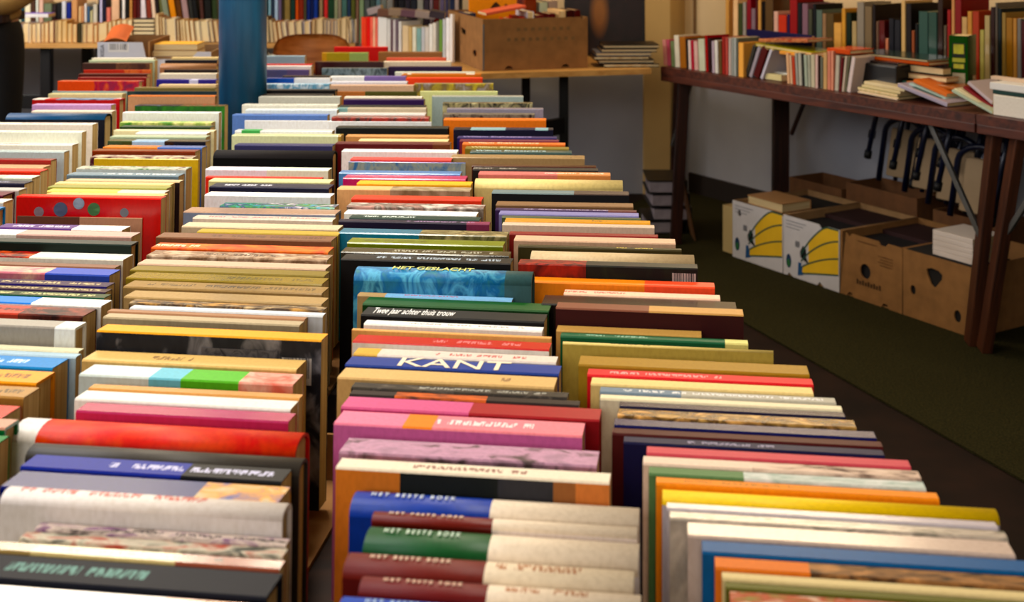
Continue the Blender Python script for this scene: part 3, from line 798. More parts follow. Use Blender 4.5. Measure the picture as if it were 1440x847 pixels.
up1 = ['26 30 -5 c8d0b8 S pale green book', '30 35 -6 245460 teal book', '35 43 -8 e0dcc0 cream book', '43.5 50 -6 5a4030 brown book', '50.5 54 -3 d0d8d0 white book', '55 61 -8 d8b8a8 pinkish book', '62 73 5 7c8870 grey green book', '74 79 6 3c3030 dark book', '80 86 4 1c1c20 black book', '87 93 2 ccd0d8 pale grey book', '94 100 4 1c3c90 blue book',
 '101 109 0 c89c70 tan book', '111 114 9 e0c090 narrow cream book', '114.5 118 9 c89870 tan book', '119 122 5 e8e4e0 narrow white book', '123 126 9 587898 dull blue book', '127 130 15 c8c49c narrow pale book', '131 137 6 ccc8b8 pale book', '138 140 -4 141c30 black book', '140.5 144 -5 c4c0dc lilac book', '144.5 149.5 -4 20203c navy book', '150 155.5 11 d88878 salmon book',
 '157 168 -6 dcb898 wide pinkish tan book', '169 171.5 0 241c1c black book', '172 176 -4 e8e4dc white book', '176.5 182 -3 0c1014 black book', '182.5 186 -5 c89860 tan book', '187 192 -6 6c2418 dark red book', '192.5 199 -6 5c1410 dark red book', '200 208 -4 -4 dcd4d8 white book', '208.5 215 -5 -3 8c4834 red-brown book', '217 222 -5 -5 e0c8b0 cream book', '223 228 -4 -6 2c1c18 black book', '229 233 -4 -6 707048 olive book',
 '235 243 -4 -9 8c9480 grey green book', '245 253 -6 -9 d8941c golden yellow book', '254 261 -3 -8 6c4824 brown book', '262 270 -4 -8 a89090 grey mauve book', '271 276 -4 -7 3c3c38 dark grey book', '277 283 -5 -8 141414 black book with white letters', '284 289 -5 -4 5a3c34 brown book', '290 299 -6 -3 181a14 black book', '300 307 -4 -2 3c4c2c dark green book']
px_row(up1, 6.50, 0, 'at the back wall left of the post', group='books in the rear rank on the back table', D=.15)
up2 = ['374 377.5 -4 2c5058 teal book', '378 381 -5 90b8c8 light blue book', '381.5 386 -4 38485c slate book', '386.5 391 -5 a8c0d8 light blue book', '391.5 396 -5 786c88 mauve book', '397 400 -3 504830 olive brown book', '400.5 408 -6 8c7c50 khaki book', '409 415 -4 244840 dark teal book', '416 420 -6 c8641c orange book', '420.5 427 -5 8c3c18 rust book', '427.5 431 -4 5c5c48 grey olive book', '432 436.5 -6 1c3c80 blue book', '437 441 -4 1c2c60 navy book', '441.5 447 -5 2c4c98 blue book', '447.5 449 -3 181820 thin black book', '449.5 454 -4 a08c70 tan book', '456 461 -6 c84848 red book', '461.5 470 -4 2c5038 dark green book', '470.5 475 -5 98a084 sage book', '475.5 480 -4 989080 grey book', '481 488 -6 587c78 grey teal book', '489 493 -4 3c506c slate blue book', '494 498 -3 4c4438 brown grey book', '498.5 504 -5 686c38 olive book', '505 509 -4 8c7060 brown book', '510 516 -5 8ca080 sage book', '517 524 -6 606868 grey book', '525 532 -4 4c5c58 dark grey green book', '533 539 -3 64848c grey teal book', '540 547 -5 7c8480 grey book', '548 556 -4 8c8c88 pale grey book', '557 563 -6 1c1820 black book', '564 572 -5 2c2c34 black book', '573 580 -4 3c3844 charcoal book', '581 589 -5 343840 charcoal book', '590 598 -4 a0a098 pale grey book', '599 606 -5 4c4450 charcoal book', '607 611 -4 8c8088 mauve grey book', '612 620 -5 6c1420 dark red book', '621 627 -6 6c6480 violet grey book', '628 633 -5 4c4c6c slate violet book', '634 641 -4 38425c slate blue book', '641.5 647 -5 b8a8a0 pale pink book', '648 651 -5 181818 thin black book']
made = []
for i, tk in enumerate(up2):
    x0, x1, yt, spec_, ln_, ds_ = parse_tok(tk); Z = 6.50 if x1 < 500 else 6.35-.30*(x0-500)/150
    zb = .74; Xa = (x0-CX)*Z/FP; Xb = (x1-CX)*Z/FP
    if -.82 < Xa < -.66 and False: pass
    o = shelf_book(Vector((Xa, Z if x1 < 500 else Z-.12, zb)), XL, YN, CZ-(yt-H0)*Z/FP-zb+.02, .12 if x1 > 500 else .15, max(.006, Xb-Xa-.001)*(Z-.12 if x1 > 500 else Z)/Z, 0, spec_, 'h', False, seed=i+50)
    made.append((o, ds_))
name_rows(made, 'at the back wall behind the chair', 'from the left', group='books in the rear rank on the back table')
# stack of six lying books between the paperbacks
made = []
for i, (y0, y1, c) in enumerate([(57, 52.5, '6a5038'), (52, 46.5, '584030'), (46, 41, '50402c'), (40.5, 34.5, '604434'), (34, 28.5, '3c3028'), (28, 22, '34302c')]):
    Z = ZT1+.03; z0 = .741+i*.0195; Xa = (187-CX)*Z/FP
    o = flat_book(Vector((Xa, Z, z0)), XL, YN, 30*Z/FP, .085, .0188, c, 'h', 'pages', seed=i)
    made.append((o, ['lowest', 'second lowest', 'third lowest', 'third highest', 'second highest', 'topmost'][i]+' lying book'))
for o, d in made: tag(o, d+' in the small stack between upright paperbacks on the back table', 'book', 'small stack of lying books on the back table')
# lilac bag-covered book over the first paperbacks
o = flat_book(Vector(((22-CX)*6.3/FP, 6.3, .85)), XL, YN, .16, .1, .018, 'd8d8dc', 'p', 'spine', cspec='8a68c8', seed=4)
o.location.z = .868
tag(o, 'white book with lilac cover lying on top of the leftmost back table paperbacks', 'book')
# diagonal run of books beside the big box (spines towards the left front)
DL = Vector((.55, -.835, 0)).normalized(); DN = Vector((.835, .55, 0)).normalized(); OD = Vector((-.70, 6.05, .74))
def diag(px, n=0): return s_at(px, n, OD, DL, DN)
diags = ['508 515 24 e0503c salmon red book', '515.5 520 24 d83018 bright red book', '520.5 524 24 e87868 coral book', '524.5 527 24 f0c0a0 peach book', '527.5 531 25 e08070 coral book', '531.5 544 24 dcdcd8 wide white book', '544.5 549 27 d0d0cc white book', '549.5 552 28 684858 thin plum book', '552.5 556 28 c8c4c4 pale grey book', '556.5 560 28 786c78 grey mauve book', '560.5 564 30 dcdcd8 white book',
 '566 574 36 d8c4a0 cream book', '574.5 579 38 c8b080 tan book', '580 585 38 dcdcc8 white book', '586 592 40 8cb0ac pale teal book', '592.5 597 38 c0c4c8 pale grey book', '597.5 603 38 d0ccc4 pale grey book', '603.5 608 34 e4e4dc white book', '608.5 613 32 dcd8cc white book', '613.5 617 30 8c8c84 grey book', '617.5 622 28 7ca058 fresh green book', '622.5 626 27 c8ccd0 pale grey book', '627 632 25 ececec white book', '632.5 636 20 f0ece8 tall white book']
made = []
for i, tk in enumerate(diags):
    x0, x1, yt, spec_, ln_, ds_ = parse_tok(tk); s0, s1 = diag(x0), diag(x1); P = OD+DL*s0
    Hh = CZ-(yt-H0)*P.y/FP-.74
    made.append((shelf_book(P, DL, DN, Hh, .10 if x1 < 612 else .03 if x1 < 630 else .012, max(.006, s1-s0-.0015), 0, spec_, 'h' if s1-s0 > .02 else 'p', False, seed=i+90), ds_))
name_rows(made, 'beside the big box', 'from the left', group='upright books beside the big cardboard box')
# flat books heaped on top of that run
made = []
for i, (px, pw, yb, c, tl, d) in enumerate([(518, 20, 22, 'b0a8ac', -16, 'pale grey book tilted'), (530, 20, 22, '806458', 8, 'brown book lying'), (546, 24, 22, 'a09080', 3, 'beige book lying'), (563, 28, 23, '7c6470', 6, 'mauve book lying'), (583, 28, 24, 'a89c98', 8, 'warm grey book lying'), (603, 22, 24, '585058', 10, 'dark grey book lying')]):
    Z = 5.95-.35*i/5; Xa = (px-CX)*Z/FP; z = CZ-(yb-H0)*Z/FP
    o = flat_book(Vector((Xa, Z, z+max(0, 0))), XL, YN, pw*Z/FP, .10, .030, c, 'p', 'spine', seed=i, tilt=tl)
    made.append((o, d))
for o, d in made: tag(o, d+' on top of the upright books left of the big box', 'book', 'books heaped on the upright run')
# wooden chair behind the table end
PLY = wood('chair_plywood', 'b06420', 'd88c40', .35, (1.5, 10, 10)); CHROME = plain('chair_tube_chrome', '8c8c90', .25, .1, metal=1)
ch = empty('wooden_chair', (-.80, 5.1, 0)); tag(ch, 'chair with a rounded plywood backrest behind the far end of the book tables', 'chair')
def shell(nm, wdt, hgt, bend, th, M, mat, parent, rnd=.045):
    bm = bmesh.new(); nx, nz = 16, 6; g = []
    for j in range(nz+1):
        t = j/nz; row = []
        for i in range(nx+1):
            u = -1+2*i/nx
            ins = 1.0
            if t > .55: ins = 1-.30*((t-.55)/.45)**2.2
            if t < .25: ins = 1-.12*((.25-t)/.25)**2
            hz = t*hgt-(.0 if t < .9 else .25*rnd*abs(u)**3)
            row.append(bm.verts.new((u*ins*wdt/2, bend*(1-u*u), hz)))
        g.append(row)
    fs = [bm.faces.new((g[j][i], g[j][i+1], g[j+1][i+1], g[j+1][i])) for j in range(nz) for i in range(nx)]
    bmesh.ops.solidify(bm, geom=fs, thickness=th)
    o = link(nm, bm_mesh(nm, bm, True), [mat]); o.matrix_world = M; o.parent = parent; return o
shell('backrest', .31, .16, .035, .009, Matrix.Translation((0, .0, .745-.02)) @ Matrix.Rotation(math.radians(-8), 4, 'X'), PLY, ch)
box('seat', (-.19, .03, .44), (.19, .42, .455), PLY, ch, bev=.006)
for sx in (-1, 1):
    tube('leg', [(sx*.2, -.02, 0), (sx*.18, .0, .44), (sx*.15, .01, .80)], .011, CHROME, ch); tube('leg', [(sx*.2, .44, 0), (sx*.17, .38, .44)], .011, CHROME, ch)
bpy.data.objects.remove(bpy.data.objects.new('x', None))
# crumpled bag by the post
bm = bmesh.new(); bmesh.ops.create_icosphere(bm, subdivisions=4, radius=1)
for v in bm.verts:
    p = v.co.copy(); r = 1+.18*math.sin(5*p.x+3*p.z)+.12*math.sin(9*p.y+7*p.x)+.06*math.sin(17*p.z+13*p.y); v.co = Vector((p.x*.085*r, p.y*.06*r, max(-.0, (p.z*.5+.5))*.11*r))
bag = link('cloth_bag', bm_mesh('cloth_bag', bm, True), [cover_mat('~3c342c,8c8478,c8c0b4', .8, None, 5)]); bag.location = (-.86, 4.52, .74)
tag(bag, 'crumpled grey patterned cloth bag at the table end right of the blue post', 'bag')
table('small_table', 'small dark table end beyond the middle row of books', [(-1.05, 4.64), (-.36, 4.64), (-.36, 4.86), (-1.05, 4.86)], th=.03)
# cartons standing at the far left end of the rows
def hole_panel(nm, outline, holes, th, mat, M, parent):
    """flat board in local XZ (thickness along y) with real holes"""
    cu = bpy.data.curves.new(nm, 'CURVE'); cu.dimensions = '2D'; cu.fill_mode = 'BOTH'; cu.extrude = th/2
    for pts in [outline]+holes:
        sp = cu.splines.new('POLY'); sp.points.add(len(pts)-1); sp.use_cyclic_u = True
        for p, q in zip(sp.points, pts): p.co = (q[0], q[1], 0, 1)
    tmp = bpy.data.objects.new('tmp', cu); sc.collection.objects.link(tmp)
    dg = bpy.context.evaluated_depsgraph_get(); me = bpy.data.meshes.new_from_object(tmp.evaluated_get(dg)); me.name = nm
    bpy.data.objects.remove(tmp)
    me.transform(Matrix.Rotation(math.pi/2, 4, 'X')); me.transform(Matrix.Translation((0, th/2, 0)))
    me.materials.clear()
    o = link(nm, me, [mat]); o.parent = parent
    if M is not None: o.matrix_local = M
    return o
def ell(cx_, cz_, rx, rz, n=18): return [(cx_+rx*math.cos(2*math.pi*k/n), cz_+rz*math.sin(2*math.pi*k/n)) for k in range(n)]
def open_carton(name, label, O, L, Nn, w, d, h, mat, front_holes=(), cut=(), side_holes=(), group=None, front_mat=None, cat='carton'):
    """O = near low-L bottom corner; L along the front, Nn away from the viewer"""
    M = Matrix((L, Nn, Vector((0, 0, 1)))).transposed().to_4x4(); M.translation = O
    e = bpy.data.objects.new(name, None); sc.collection.objects.link(e); e.matrix_world = M; tag(e, label, cat, group)
    th = .005; ol = list(cut) if cut else [(0, 0), (w, 0), (w, h), (0, h)]
    hole_panel('front_panel', ol, [list(q) for q in front_holes], th, front_mat or mat, None, e)
    hole_panel('back_panel', [(0, 0), (w, 0), (w, h), (0, h)], [], th, mat, Matrix.Translation((0, d-th, 0)), e)
    Ms = Matrix.Translation((0, 0, 0)) @ Matrix.Rotation(math.pi/2, 4, 'Z')
    hole_panel('side_panel', [(th, 0), (d-th, 0), (d-th, h), (th, h)], [list(q) for q in side_holes], th, mat, Matrix.Translation((th, 0, 0)) @ Matrix.Rotation(math.pi/2, 4, 'Z'), e)
    hole_panel('side_panel', [(th, 0), (d-th, 0), (d-th, h), (th, h)], [list(q) for q in side_holes], th, mat, Matrix.Translation((w, 0, 0)) @ Matrix.Rotation(math.pi/2, 4, 'Z'), e)
    box('base', (th, th, .0), (w-th, d-th, .005), mat).parent = e
    return e
WHT = plain('white_card', 'd4d4de', .6, .05, 10)
Z = 4.30
e = open_carton('open_carton', 'white carton end with a barcode at the far end of the leftmost row', Vector(((137-CX)*Z/FP, Z, .7405)), XL, YN, 73*Z/FP, .26, CZ-(59-H0)*Z/FP-.74, CARD, front_mat=WHT,
    cut=[(0, 0), (.185, 0), (.172, .09), (.15, CZ-(60-H0)*Z/FP-.74), (0, CZ-(60-H0)*Z/FP-.74)])
hh = CZ-(60-H0)*Z/FP-.74
box('barcode_label', (.036, -.0008, hh-.032), (.105, 0, hh-.004), barcode_mat()).parent = e
tx = text_on(e, 'XIGA', .017, -.0008, hh-.05, .018, '303040'); tx.rotation_euler = (math.pi/2, -math.pi/2, 0)
def leaflet(nm, P, wv, dv, tilt, mat, lab, cat):
    bm = bmesh.new(); n = 6
    for i in range(n):
        pass
    g = [[bm.verts.new((i/n*wv, j/n*dv, .012*math.sin(i/n*math.pi)+.004*j)) for i in range(n+1)] for j in range(n+1)]
    fs = [bm.faces.new((g[j][i], g[j][i+1], g[j+1][i+1], g[j+1][i])) for j in range(n) for i in range(n)]
    bmesh.ops.solidify(bm, geom=fs, thickness=.0015)
    o = link(nm, bm_mesh(nm, bm, True), [mat]); o.location = P; o.rotation_euler = (math.radians(tilt), 0, .1); return tag(o, lab, cat)
leaflet('orange_leaflet', ((143-CX)*Z/FP, Z+.02, .74+hh+.001), .075, .14, 6, plain('leaflet_orange', 'e8762c', .5, .05), 'bright orange leaflet lying on top of the white barcode carton', 'leaflet')
Z2 = 4.32
e = open_carton('open_carton', 'pale carton with cut-away corners at the far end of the second row', Vector(((213-CX)*Z2/FP, Z2, .7405)), XL, YN, 84*Z2/FP, .28, .15, CARD2, front_mat=WHT, cut=[(0, 0), (.2, 0), (.2, .15), (.155, .15), (.13, .125), (.0, .125)])
made = []
for i, (c, dd, ln) in enumerate([('8c5c70', 'plum', .150), ('e0b050', 'gold', .145)]):
    o = flat_book(Vector(((214-CX)*Z2/FP+.004*i, Z2+.01, .874+.0215*i)), XL, YN, ln, .11, .0205, c, 'p', 'pages', seed=i)
    tag(o, dd+' covered paperback lying on the pale carton at the end of the second row', 'book')
for pnm, zz in (('inner_block', .134),):
    box(pnm, (.008, .01, .0), (.165, .15, zz-.0015), CARD2).parent = e
# --- corner table: big box, stack, picture
BB = (-.121, 5.07); Lb = Vector((.999, .02, 0)).normalized(); Nb = Vector((-.235, .972, 0)).normalized()
Nb = Vector((-.02, .999, 0)); 
holes = [ell(.108, .0, .016, .018), ell(.345, .0, .016, .018)]
Lq = Vector((.9995, .03, 0)).normalized(); Nq = Vector((-.16, .987, 0)).normalized(); Nq = Vector((-Lq.y, Lq.x, 0))
ang = math.radians(17); Lq = Vector((math.cos(ang), math.sin(ang), 0)); Nq = Vector((-Lq.y, Lq.x, 0))
bh = .205
big = open_carton('big_carton', 'large brown cardboard box full of books on the corner table', Vector((-.115, 5.04, .741)), Lq, Nq, .44, .56, bh, CARD,
    cut=[(0, 0), (.09, 0)]+[(.108+.018*math.cos(math.pi-math.pi*k/8), .018*math.sin(math.pi*k/8)) for k in range(9)]+[(.327+.0, 0)]+[(.345+.018*math.cos(math.pi-math.pi*k/8), .018*math.sin(math.pi*k/8)) for k in range(9)]+[(.44, 0), (.44, bh), (.425, bh), (.42, bh-.012), (.41, bh), (0, bh)],
    side_holes=[ell(.12, .06, .03, .014), [(.26, .14), (.34, .15), (.33, .125), (.29, .12), (.27, .105)]])
box('tape_strip', (-.0006, -.0006, .005), (.006, 0, bh-.02), plain('tape_grey', '5c6468', .4)).parent = big
for r_, (xs, zz) in enumerate((((.14, .17, .20, .23, .26, .29, .32, .35), .155), ((.10, .13, .16, .19, .22, .25, .28, .31, .34, .37), .115))):
    for x_ in xs: box('faint_print', (x_, -.0005, zz), (x_+.014, 0, zz+.013), plain('print_faint', '74562f', .9)).parent = big
def dim_text(parent, s, x, z, size, hexc, wd=None):
    t = text_on(parent, s, x, -.0004, z, size, hexc, wd); t.rotation_euler = (math.pi/2, 0, 0); return t
def in_big(x, y, z): return big.matrix_world @ Vector((x, y, z))
# contents of the big box: upright yellow book and others
def cover_book(P, L, Nn, wd, ht, T, spec, tilt=0, seed=0, cspec=None):
    """book standing with its front cover towards the viewer"""
    Z = Vector((0, 0, 1)); t = Matrix.Rotation(math.radians(tilt), 3, L); up = t @ Z; nn = t @ Nn
    x = up; y = nn; z = x.cross(y)      # spine towards -L or +L
    M = Matrix((x, y, z)).transposed().to_4x4(); M.translation = P+L*(wd if z.dot(L) < 0 else 0)+up*(ht/2)+nn*(T/2)
    return make_book(ht, wd, T, 'h', spec, cspec or spec, M, None, seed)
o = cover_book(Vector((-.185, 5.46, .748)), XL, YN, .205, .30, .02, 'ec9c10', 4, 3)
tag(o, 'large golden yellow book standing face out at the back of the big box', 'book')
D0 = .205
for cx_, w_, h_ in ((.045, .03, .02), (.088, .05, .028)):
    bm = bmesh.new(); pts = [(-.5, 0), (.5, 0), (.2, .7), (0, 1), (-.25, .6)]
    hy = -.0105
    # printed dark peaks near the lower part of the visible cover (local x = up, z = across)
    vs = [bm.verts.new((.065+p[1]*h_, hy, cx_+p[0]*w_)) for p in pts]; f = bm.faces.new(vs); bmesh.ops.solidify(bm, geom=[f], thickness=.0003)
    pp = link('cover_print', bm_mesh('cover_print', bm), [plain('print_brown', '5c3410', .5)]); pp.parent = o
inb = [(.05, .04, .055, .17, .18, 'c8402c', 'red-orange paperback leaning in the front of the big box'), (.13, .05, .03, .16, .19, 'd8603c', 'orange paperback standing in the front of the big box'), (.17, .05, .02, .16, .20, 'a82c20', 'red paperback standing in the middle of the big box'),
       (.20, .05, .028, .16, .22, 'd8d0d4', 'white paperback standing in the middle of the big box'), (.24, .05, .03, .15, .205, '7c2c34', 'wine red hardback in the big box beside the white paperback'), (.29, .05, .03, .15, .21, '6c2028', 'dark red hardback with cream pages in the right half of the big box'),
       (.335, .05, .028, .15, .222, 'dcb888', 'cream-edged hardback first from the right corner of the big box but two'), (.368, .05, .028, .15, .222, '4c1410', 'dark brown hardback second from the right corner of the big box'), (.40, .05, .028, .15, .222, '601c18', 'dark red hardback in the right corner of the big box')]
for i, (x, y, T, D, Hh, c, lb) in enumerate(inb):
    o = shelf_book(in_big(x, y, .0065), Lq, Nq, Hh, D, T, 0, c, 'h', i in (3, 6), seed=i); tag(o, lb, 'book', 'books inside the big box')
made = []
for i, (x, y, T, D, Hh, c, lb) in enumerate([(.02, .30, .035, .15, .20, '3c4860', 'slate blue book in the rear of the big box'), (.27, .30, .05, .16, .26, '8c4420', 'copper brown book in the rear of the big box'), (.335, .30, .035, .16, .24, 'c0c8b0', 'pale green book in the rear of the big box'), (.375, .30, .04, .16, .245, 'b09c90', 'grey pink book in the rear of the big box')]):
    o = shelf_book(in_big(x, y, .0065), Lq, Nq, Hh, D, T, 0, c, 'h', False, seed=i+7); tag(o, lb, 'book', 'books inside the big box')
o = flat_book(in_big(.03, .055, .215), Lq, Nq, .17, .12, .011, 'd8745c', 'p', 'spine', tilt=-9, seed=3); tag(o, 'coral red paperback lying tilted across the top of the big box', 'book')
# stack of six lying hardbacks
made = []
for i in range(6):
    off = [(.02, 0), (-.0, .01), (-.02, .0), (-.012, .0), (.01, 0), (.02, .005)][i]
    o = flat_book(Vector(((843-CX)*5.15/FP+off[0], 5.17+off[1], .7412+i*.0152)), Vector((math.cos(.05), math.sin(.05), 0)), Vector((-math.sin(.05), math.cos(.05), 0)), .225, .16, .0148, ['2c2c30', '4c4c54', '241c20', '7c7c84', '302830', '2c2420'][i], 'h', 'pages', seed=i)
    tag(o, ['lowest', 'second lowest', 'third lowest', 'third highest', 'second highest', 'topmost'][i]+' dark hardback in the flat stack right of the big box', 'book', 'flat stack right of the big box')
# dark picture (a plain stand-in: soft ochre shapes on near-black)
fr = bpy.data.objects.new('picture', None); sc.collection.objects.link(fr)
pm_, nt, b = mnodes('dark_picture', .45, .4); tc = N(nt, 'ShaderNodeTexCoord'); g = tc.outputs['Generated']
def blob(cx_, cz_, rx, rz, soft):
    v = mapping(nt, g, (1/rx, 0, 1/rz), (-cx_/rx, 0, -cz_/rz)); ln = N(nt, 'ShaderNodeVectorMath', operation='LENGTH'); nt.links.new(v, ln.inputs[0])
    mr = N(nt, 'ShaderNodeMapRange'); nt.links.new(ln.outputs['Value'], mr.inputs[0]); mr.inputs[1].default_value = 1-soft; mr.inputs[2].default_value = 1+soft; mr.inputs[3].default_value = 1; mr.inputs[4].default_value = 0
    return mr.outputs[0]
base = ramp(nt, noise(nt, 5, 5, g), [(.3, srgb('0c0506')), (.75, srgb('241010'))])
c1_ = mixc(nt, blob(.42, .62, .09, .10, .35), base, srgb('9a6428')); c2_ = mixc(nt, blob(.43, .36, .10, .17, .45), c1_, srgb('8a5418'))
nt.links.new(c2_, b.inputs['Base Color'])
fr.matrix_world = Matrix.Translation((.23, 5.62, .741)) @ Matrix.Rotation(math.radians(-4), 4, 'X')
box('painted_panel', (.012, 0, .012), (.343, .012, .50), pm_).parent = fr
fm = plain('frame_black', '120a08', .4)
for nm, a, b2 in (('frame_bar', (0, -.006, 0), (.355, .016, .012)), ('frame_bar', (0, -.006, .50), (.355, .016, .512)), ('frame_bar', (0, -.006, .012), (.012, .016, .50)), ('frame_bar', (.343, -.006, .012), (.355, .016, .50))):
    box(nm, a, b2, fm).parent = fr
tag(fr, 'dark framed picture with warm ochre shapes leaning behind the big box', 'picture')
# ---------------------------------------------------------------- the side table on the right
def wl(s, n): p = rt(s, n); return (p.x, p.y)
seam = s_at(1372, 0)
tA = table('side_table', 'long mahogany-brown side table along the right wall', [wl(-.14, 0), wl(seam-.002, 0), wl(seam-.002, .76), wl(-.14, .76)], top=MAH, th=.03, legm=MAH, legw=.05, legs=[(9, 9)])
tB = table('side_table', 'second brown side table at the right picture edge', [wl(seam+.002, 0), wl(seam+1.5, 0), wl(seam+1.5, .76), wl(seam+.002, .76)], top=MAH, th=.03, legm=MAH, legw=.05, legs=[(9, 9)])
for t in (tA, tB):
    for c in list(t.children):
        if c.name.startswith('leg'): bpy.data.objects.remove(c)
def child(o, p): 
    m = o.matrix_world.copy() if False else None
    o.parent = p; o.matrix_parent_inverse = p.matrix_world.inverted(); return o
for t, a, b2 in ((tA, -.14, seam-.004), (tB, seam+.004, seam+1.5)):
    child(beam('front_rail', rt(a, .008, .683+.013), rt(b2, .008, .683+.013), .016, .028, MAH), t)
    child(beam('rear_rail', rt(a, .75, .69), rt(b2, .75, .69), .016, .04, MAH), t)
DARKB = wood('leg_brown', '1c0b07', '3c1a0e')
LEGB = wood('leg_warm_brown', '2c140a', '4c2612')
child(beam('leg', rt(s_at(962, .08), .08, .70), rt(s_at(950, .08), .08, .008), .045, .045, DARKB), tA)
child(beam('leg', rt(s_at(1098, .67), .67, .70), rt(s_at(1097, .67), .67, .008), .07, .045, DARKB), tA)
child(beam('leg', rt(s_at(955, .67), .67, .70), rt(s_at(948, .67), .67, .008), .045, .045, DARKB), tA)
child(beam('strut', rt(s_at(975, .10), .10, .705), rt(s_at(945, .10), .10, .40), .012, .012, STEEL), tA)
child(beam('strut', rt(s_at(1147, .6), .60, .70), rt(s_at(1113, .64), .64, .42), .014, .014, DARKB), tA)
child(beam('leg', rt(s_at(1400, .06), .06, .71), rt(s_at(1366, .06), .06, .008), .032, .055, LEGB), tA)
child(beam('leg', rt(seam-.12, .66, .70), rt(seam-.06, .66, .008), .045, .045, DARKB), tA)
child(beam('strut', rt(s_at(1304, .05), .05, .70), rt(s_at(1382, .055), .055, .34), .014, .016, STEEL), tA)
child(beam('leg', rt(s_at(1434, .04), .04, .71), rt(s_at(1384, .04), .04, .008), .032, .055, LEGB), tB)
child(beam('leg', rt(seam+.12, .66, .70), rt(seam+.08, .66, .008), .045, .045, DARKB), tB)
child(beam('strut', rt(s_at(1500, .03), .03, .70), rt(s_at(1404, .035), .035, .34), .014, .016, STEEL), tB)
child(beam('leg', rt(seam+1.35, .08, .70), rt(seam+1.4, .08, .008), .045, .05, LEGB), tB); child(beam('leg', rt(seam+1.35, .66, .70), rt(seam+1.4, .66, .008), .045, .05, LEGB), tB)
def side_row(tokens, n, where, group, D=.12, frm='from the left', zb=.74):
    made = []
    for i, tk in enumerate(tokens):
        x0, x1, yt, spec, lean, desc = parse_tok(tk); s0, s1 = s_at(x0, n), s_at(x1, n); P = rt(s0, n, zb)
        Hh = min(.34, max(.06, (CZ-(yt-H0)*P.y/FP-zb)))/math.cos(math.radians(lean)); T = max(.004, (s1-s0)*math.cos(math.radians(lean))-.001)
        made.append((shelf_book(P, LT, NT, Hh, D, T, lean, spec, 'h' if T > .014 else 'p', False, seed=i+200), desc))
    name_rows(made, where, frm, group=group); return made
fr1 = ['933 938 56 -5 d89890 pale pink book', '938.5 943 56 -5 c06878 rose book', '944 949 58 -4 84906c moss green book', '949.5 956 50 -4 dcd4c0 white book', '956.5 965 52 -3 a87438 brown picture book', '965.5 968 55 -3 34302c thin black book', '968.5 972 57 -3 e0ccc4 white book', '972.5 976 57 -3 b4304c raspberry book', '976.5 982 58 -3 d4b0a8 pale rose book',
       '983 992 55 -3 c8ccb4 pale sage book', '992.5 996 50 -3 a8242c red book', '996.5 1001 54 -3 3c1014 dark maroon book', '1001.5 1005 58 -2 b8a8b4 pale lilac book', '1005.5 1010 57 -2 d8d4cc white book', '1010.5 1015 58 -2 746040 olive brown book', '1015.5 1020 52 -1 9c3c34 brick red book', '1020.5 1024 53 -1 b86058 dull red book', '1024.5 1028 54 0 c0b0a8 pale book',
       '1028.5 1031.5 53 0 a4a8a4 grey book', '1032 1035 53 0 b4b8b4 grey book', '1035.5 1038 54 0 70746c thin dark grey book', '1038.5 1045.5 60 0 e8b060 yellow tan book']
side_row(fr1, .035, 'in the side table front row', 'front row books on the side table', D=.115)
ln1 = ['1047 1052 64 21 4c4c48 dark grey leaning book', '1053 1058 66 23 a49ca4 grey leaning book', '1059 1068 68 24 601818 dark red leaning book', '1069 1073 69 25 c4c0cc white leaning book']
side_row(ln1, .05, 'on the side table', 'leaning books on the side table', D=.12)
side_row(['1107 1111 75 -4 d8b08c tan paperback', '1112 1114.5 78 -4 e0c0a0 cream paperback', '1115 1119 80 -4 b85438 orange red paperback', '1119.5 1123 75 -4 a4a49c grey paperback', '1123.5 1128 75 -3 b8b4a8 pale grey paperback', '1128.5 1131 76 -2 2c2c28 thin black paperback', '1131.5 1136 77 -3 a8b0a0 sage paperback', '1136.5 1140 77 -2 b0b0a0 pale paperback', '1140.5 1146 77 -1 c4bca4 cream paperback', '1146.5 1150 77 0 d8b8b0 pale pink paperback',
          '1150.5 1153 78 0 401c1c thin maroon paperback', '1153.5 1157 80 0 7c7c70 dark grey paperback', '1157.5 1163 74 0 c4a478 tan paperback', '1163.5 1168 72 0 d0907c salmon paperback', '1168.5 1172 72 0 dc9c84 salmon paperback'], .04, 'under the flat books on the side table', 'front row books on the side table', D=.11)
side_row(['1173.5 1179 78 3 c0b8a8 grey white leaning paperback', '1179.5 1183 80 5 741c24 wine leaning paperback', '1183.5 1187 79 7 c0b0a0 beige leaning paperback', '1187.5 1190 79 8 7c7864 olive leaning paperback', '1190.5 1196 80 11 d4c4c0 pinkish white leaning paperback'], .045, 'before the black case on the side table', 'leaning paperbacks on the side table', D=.11)
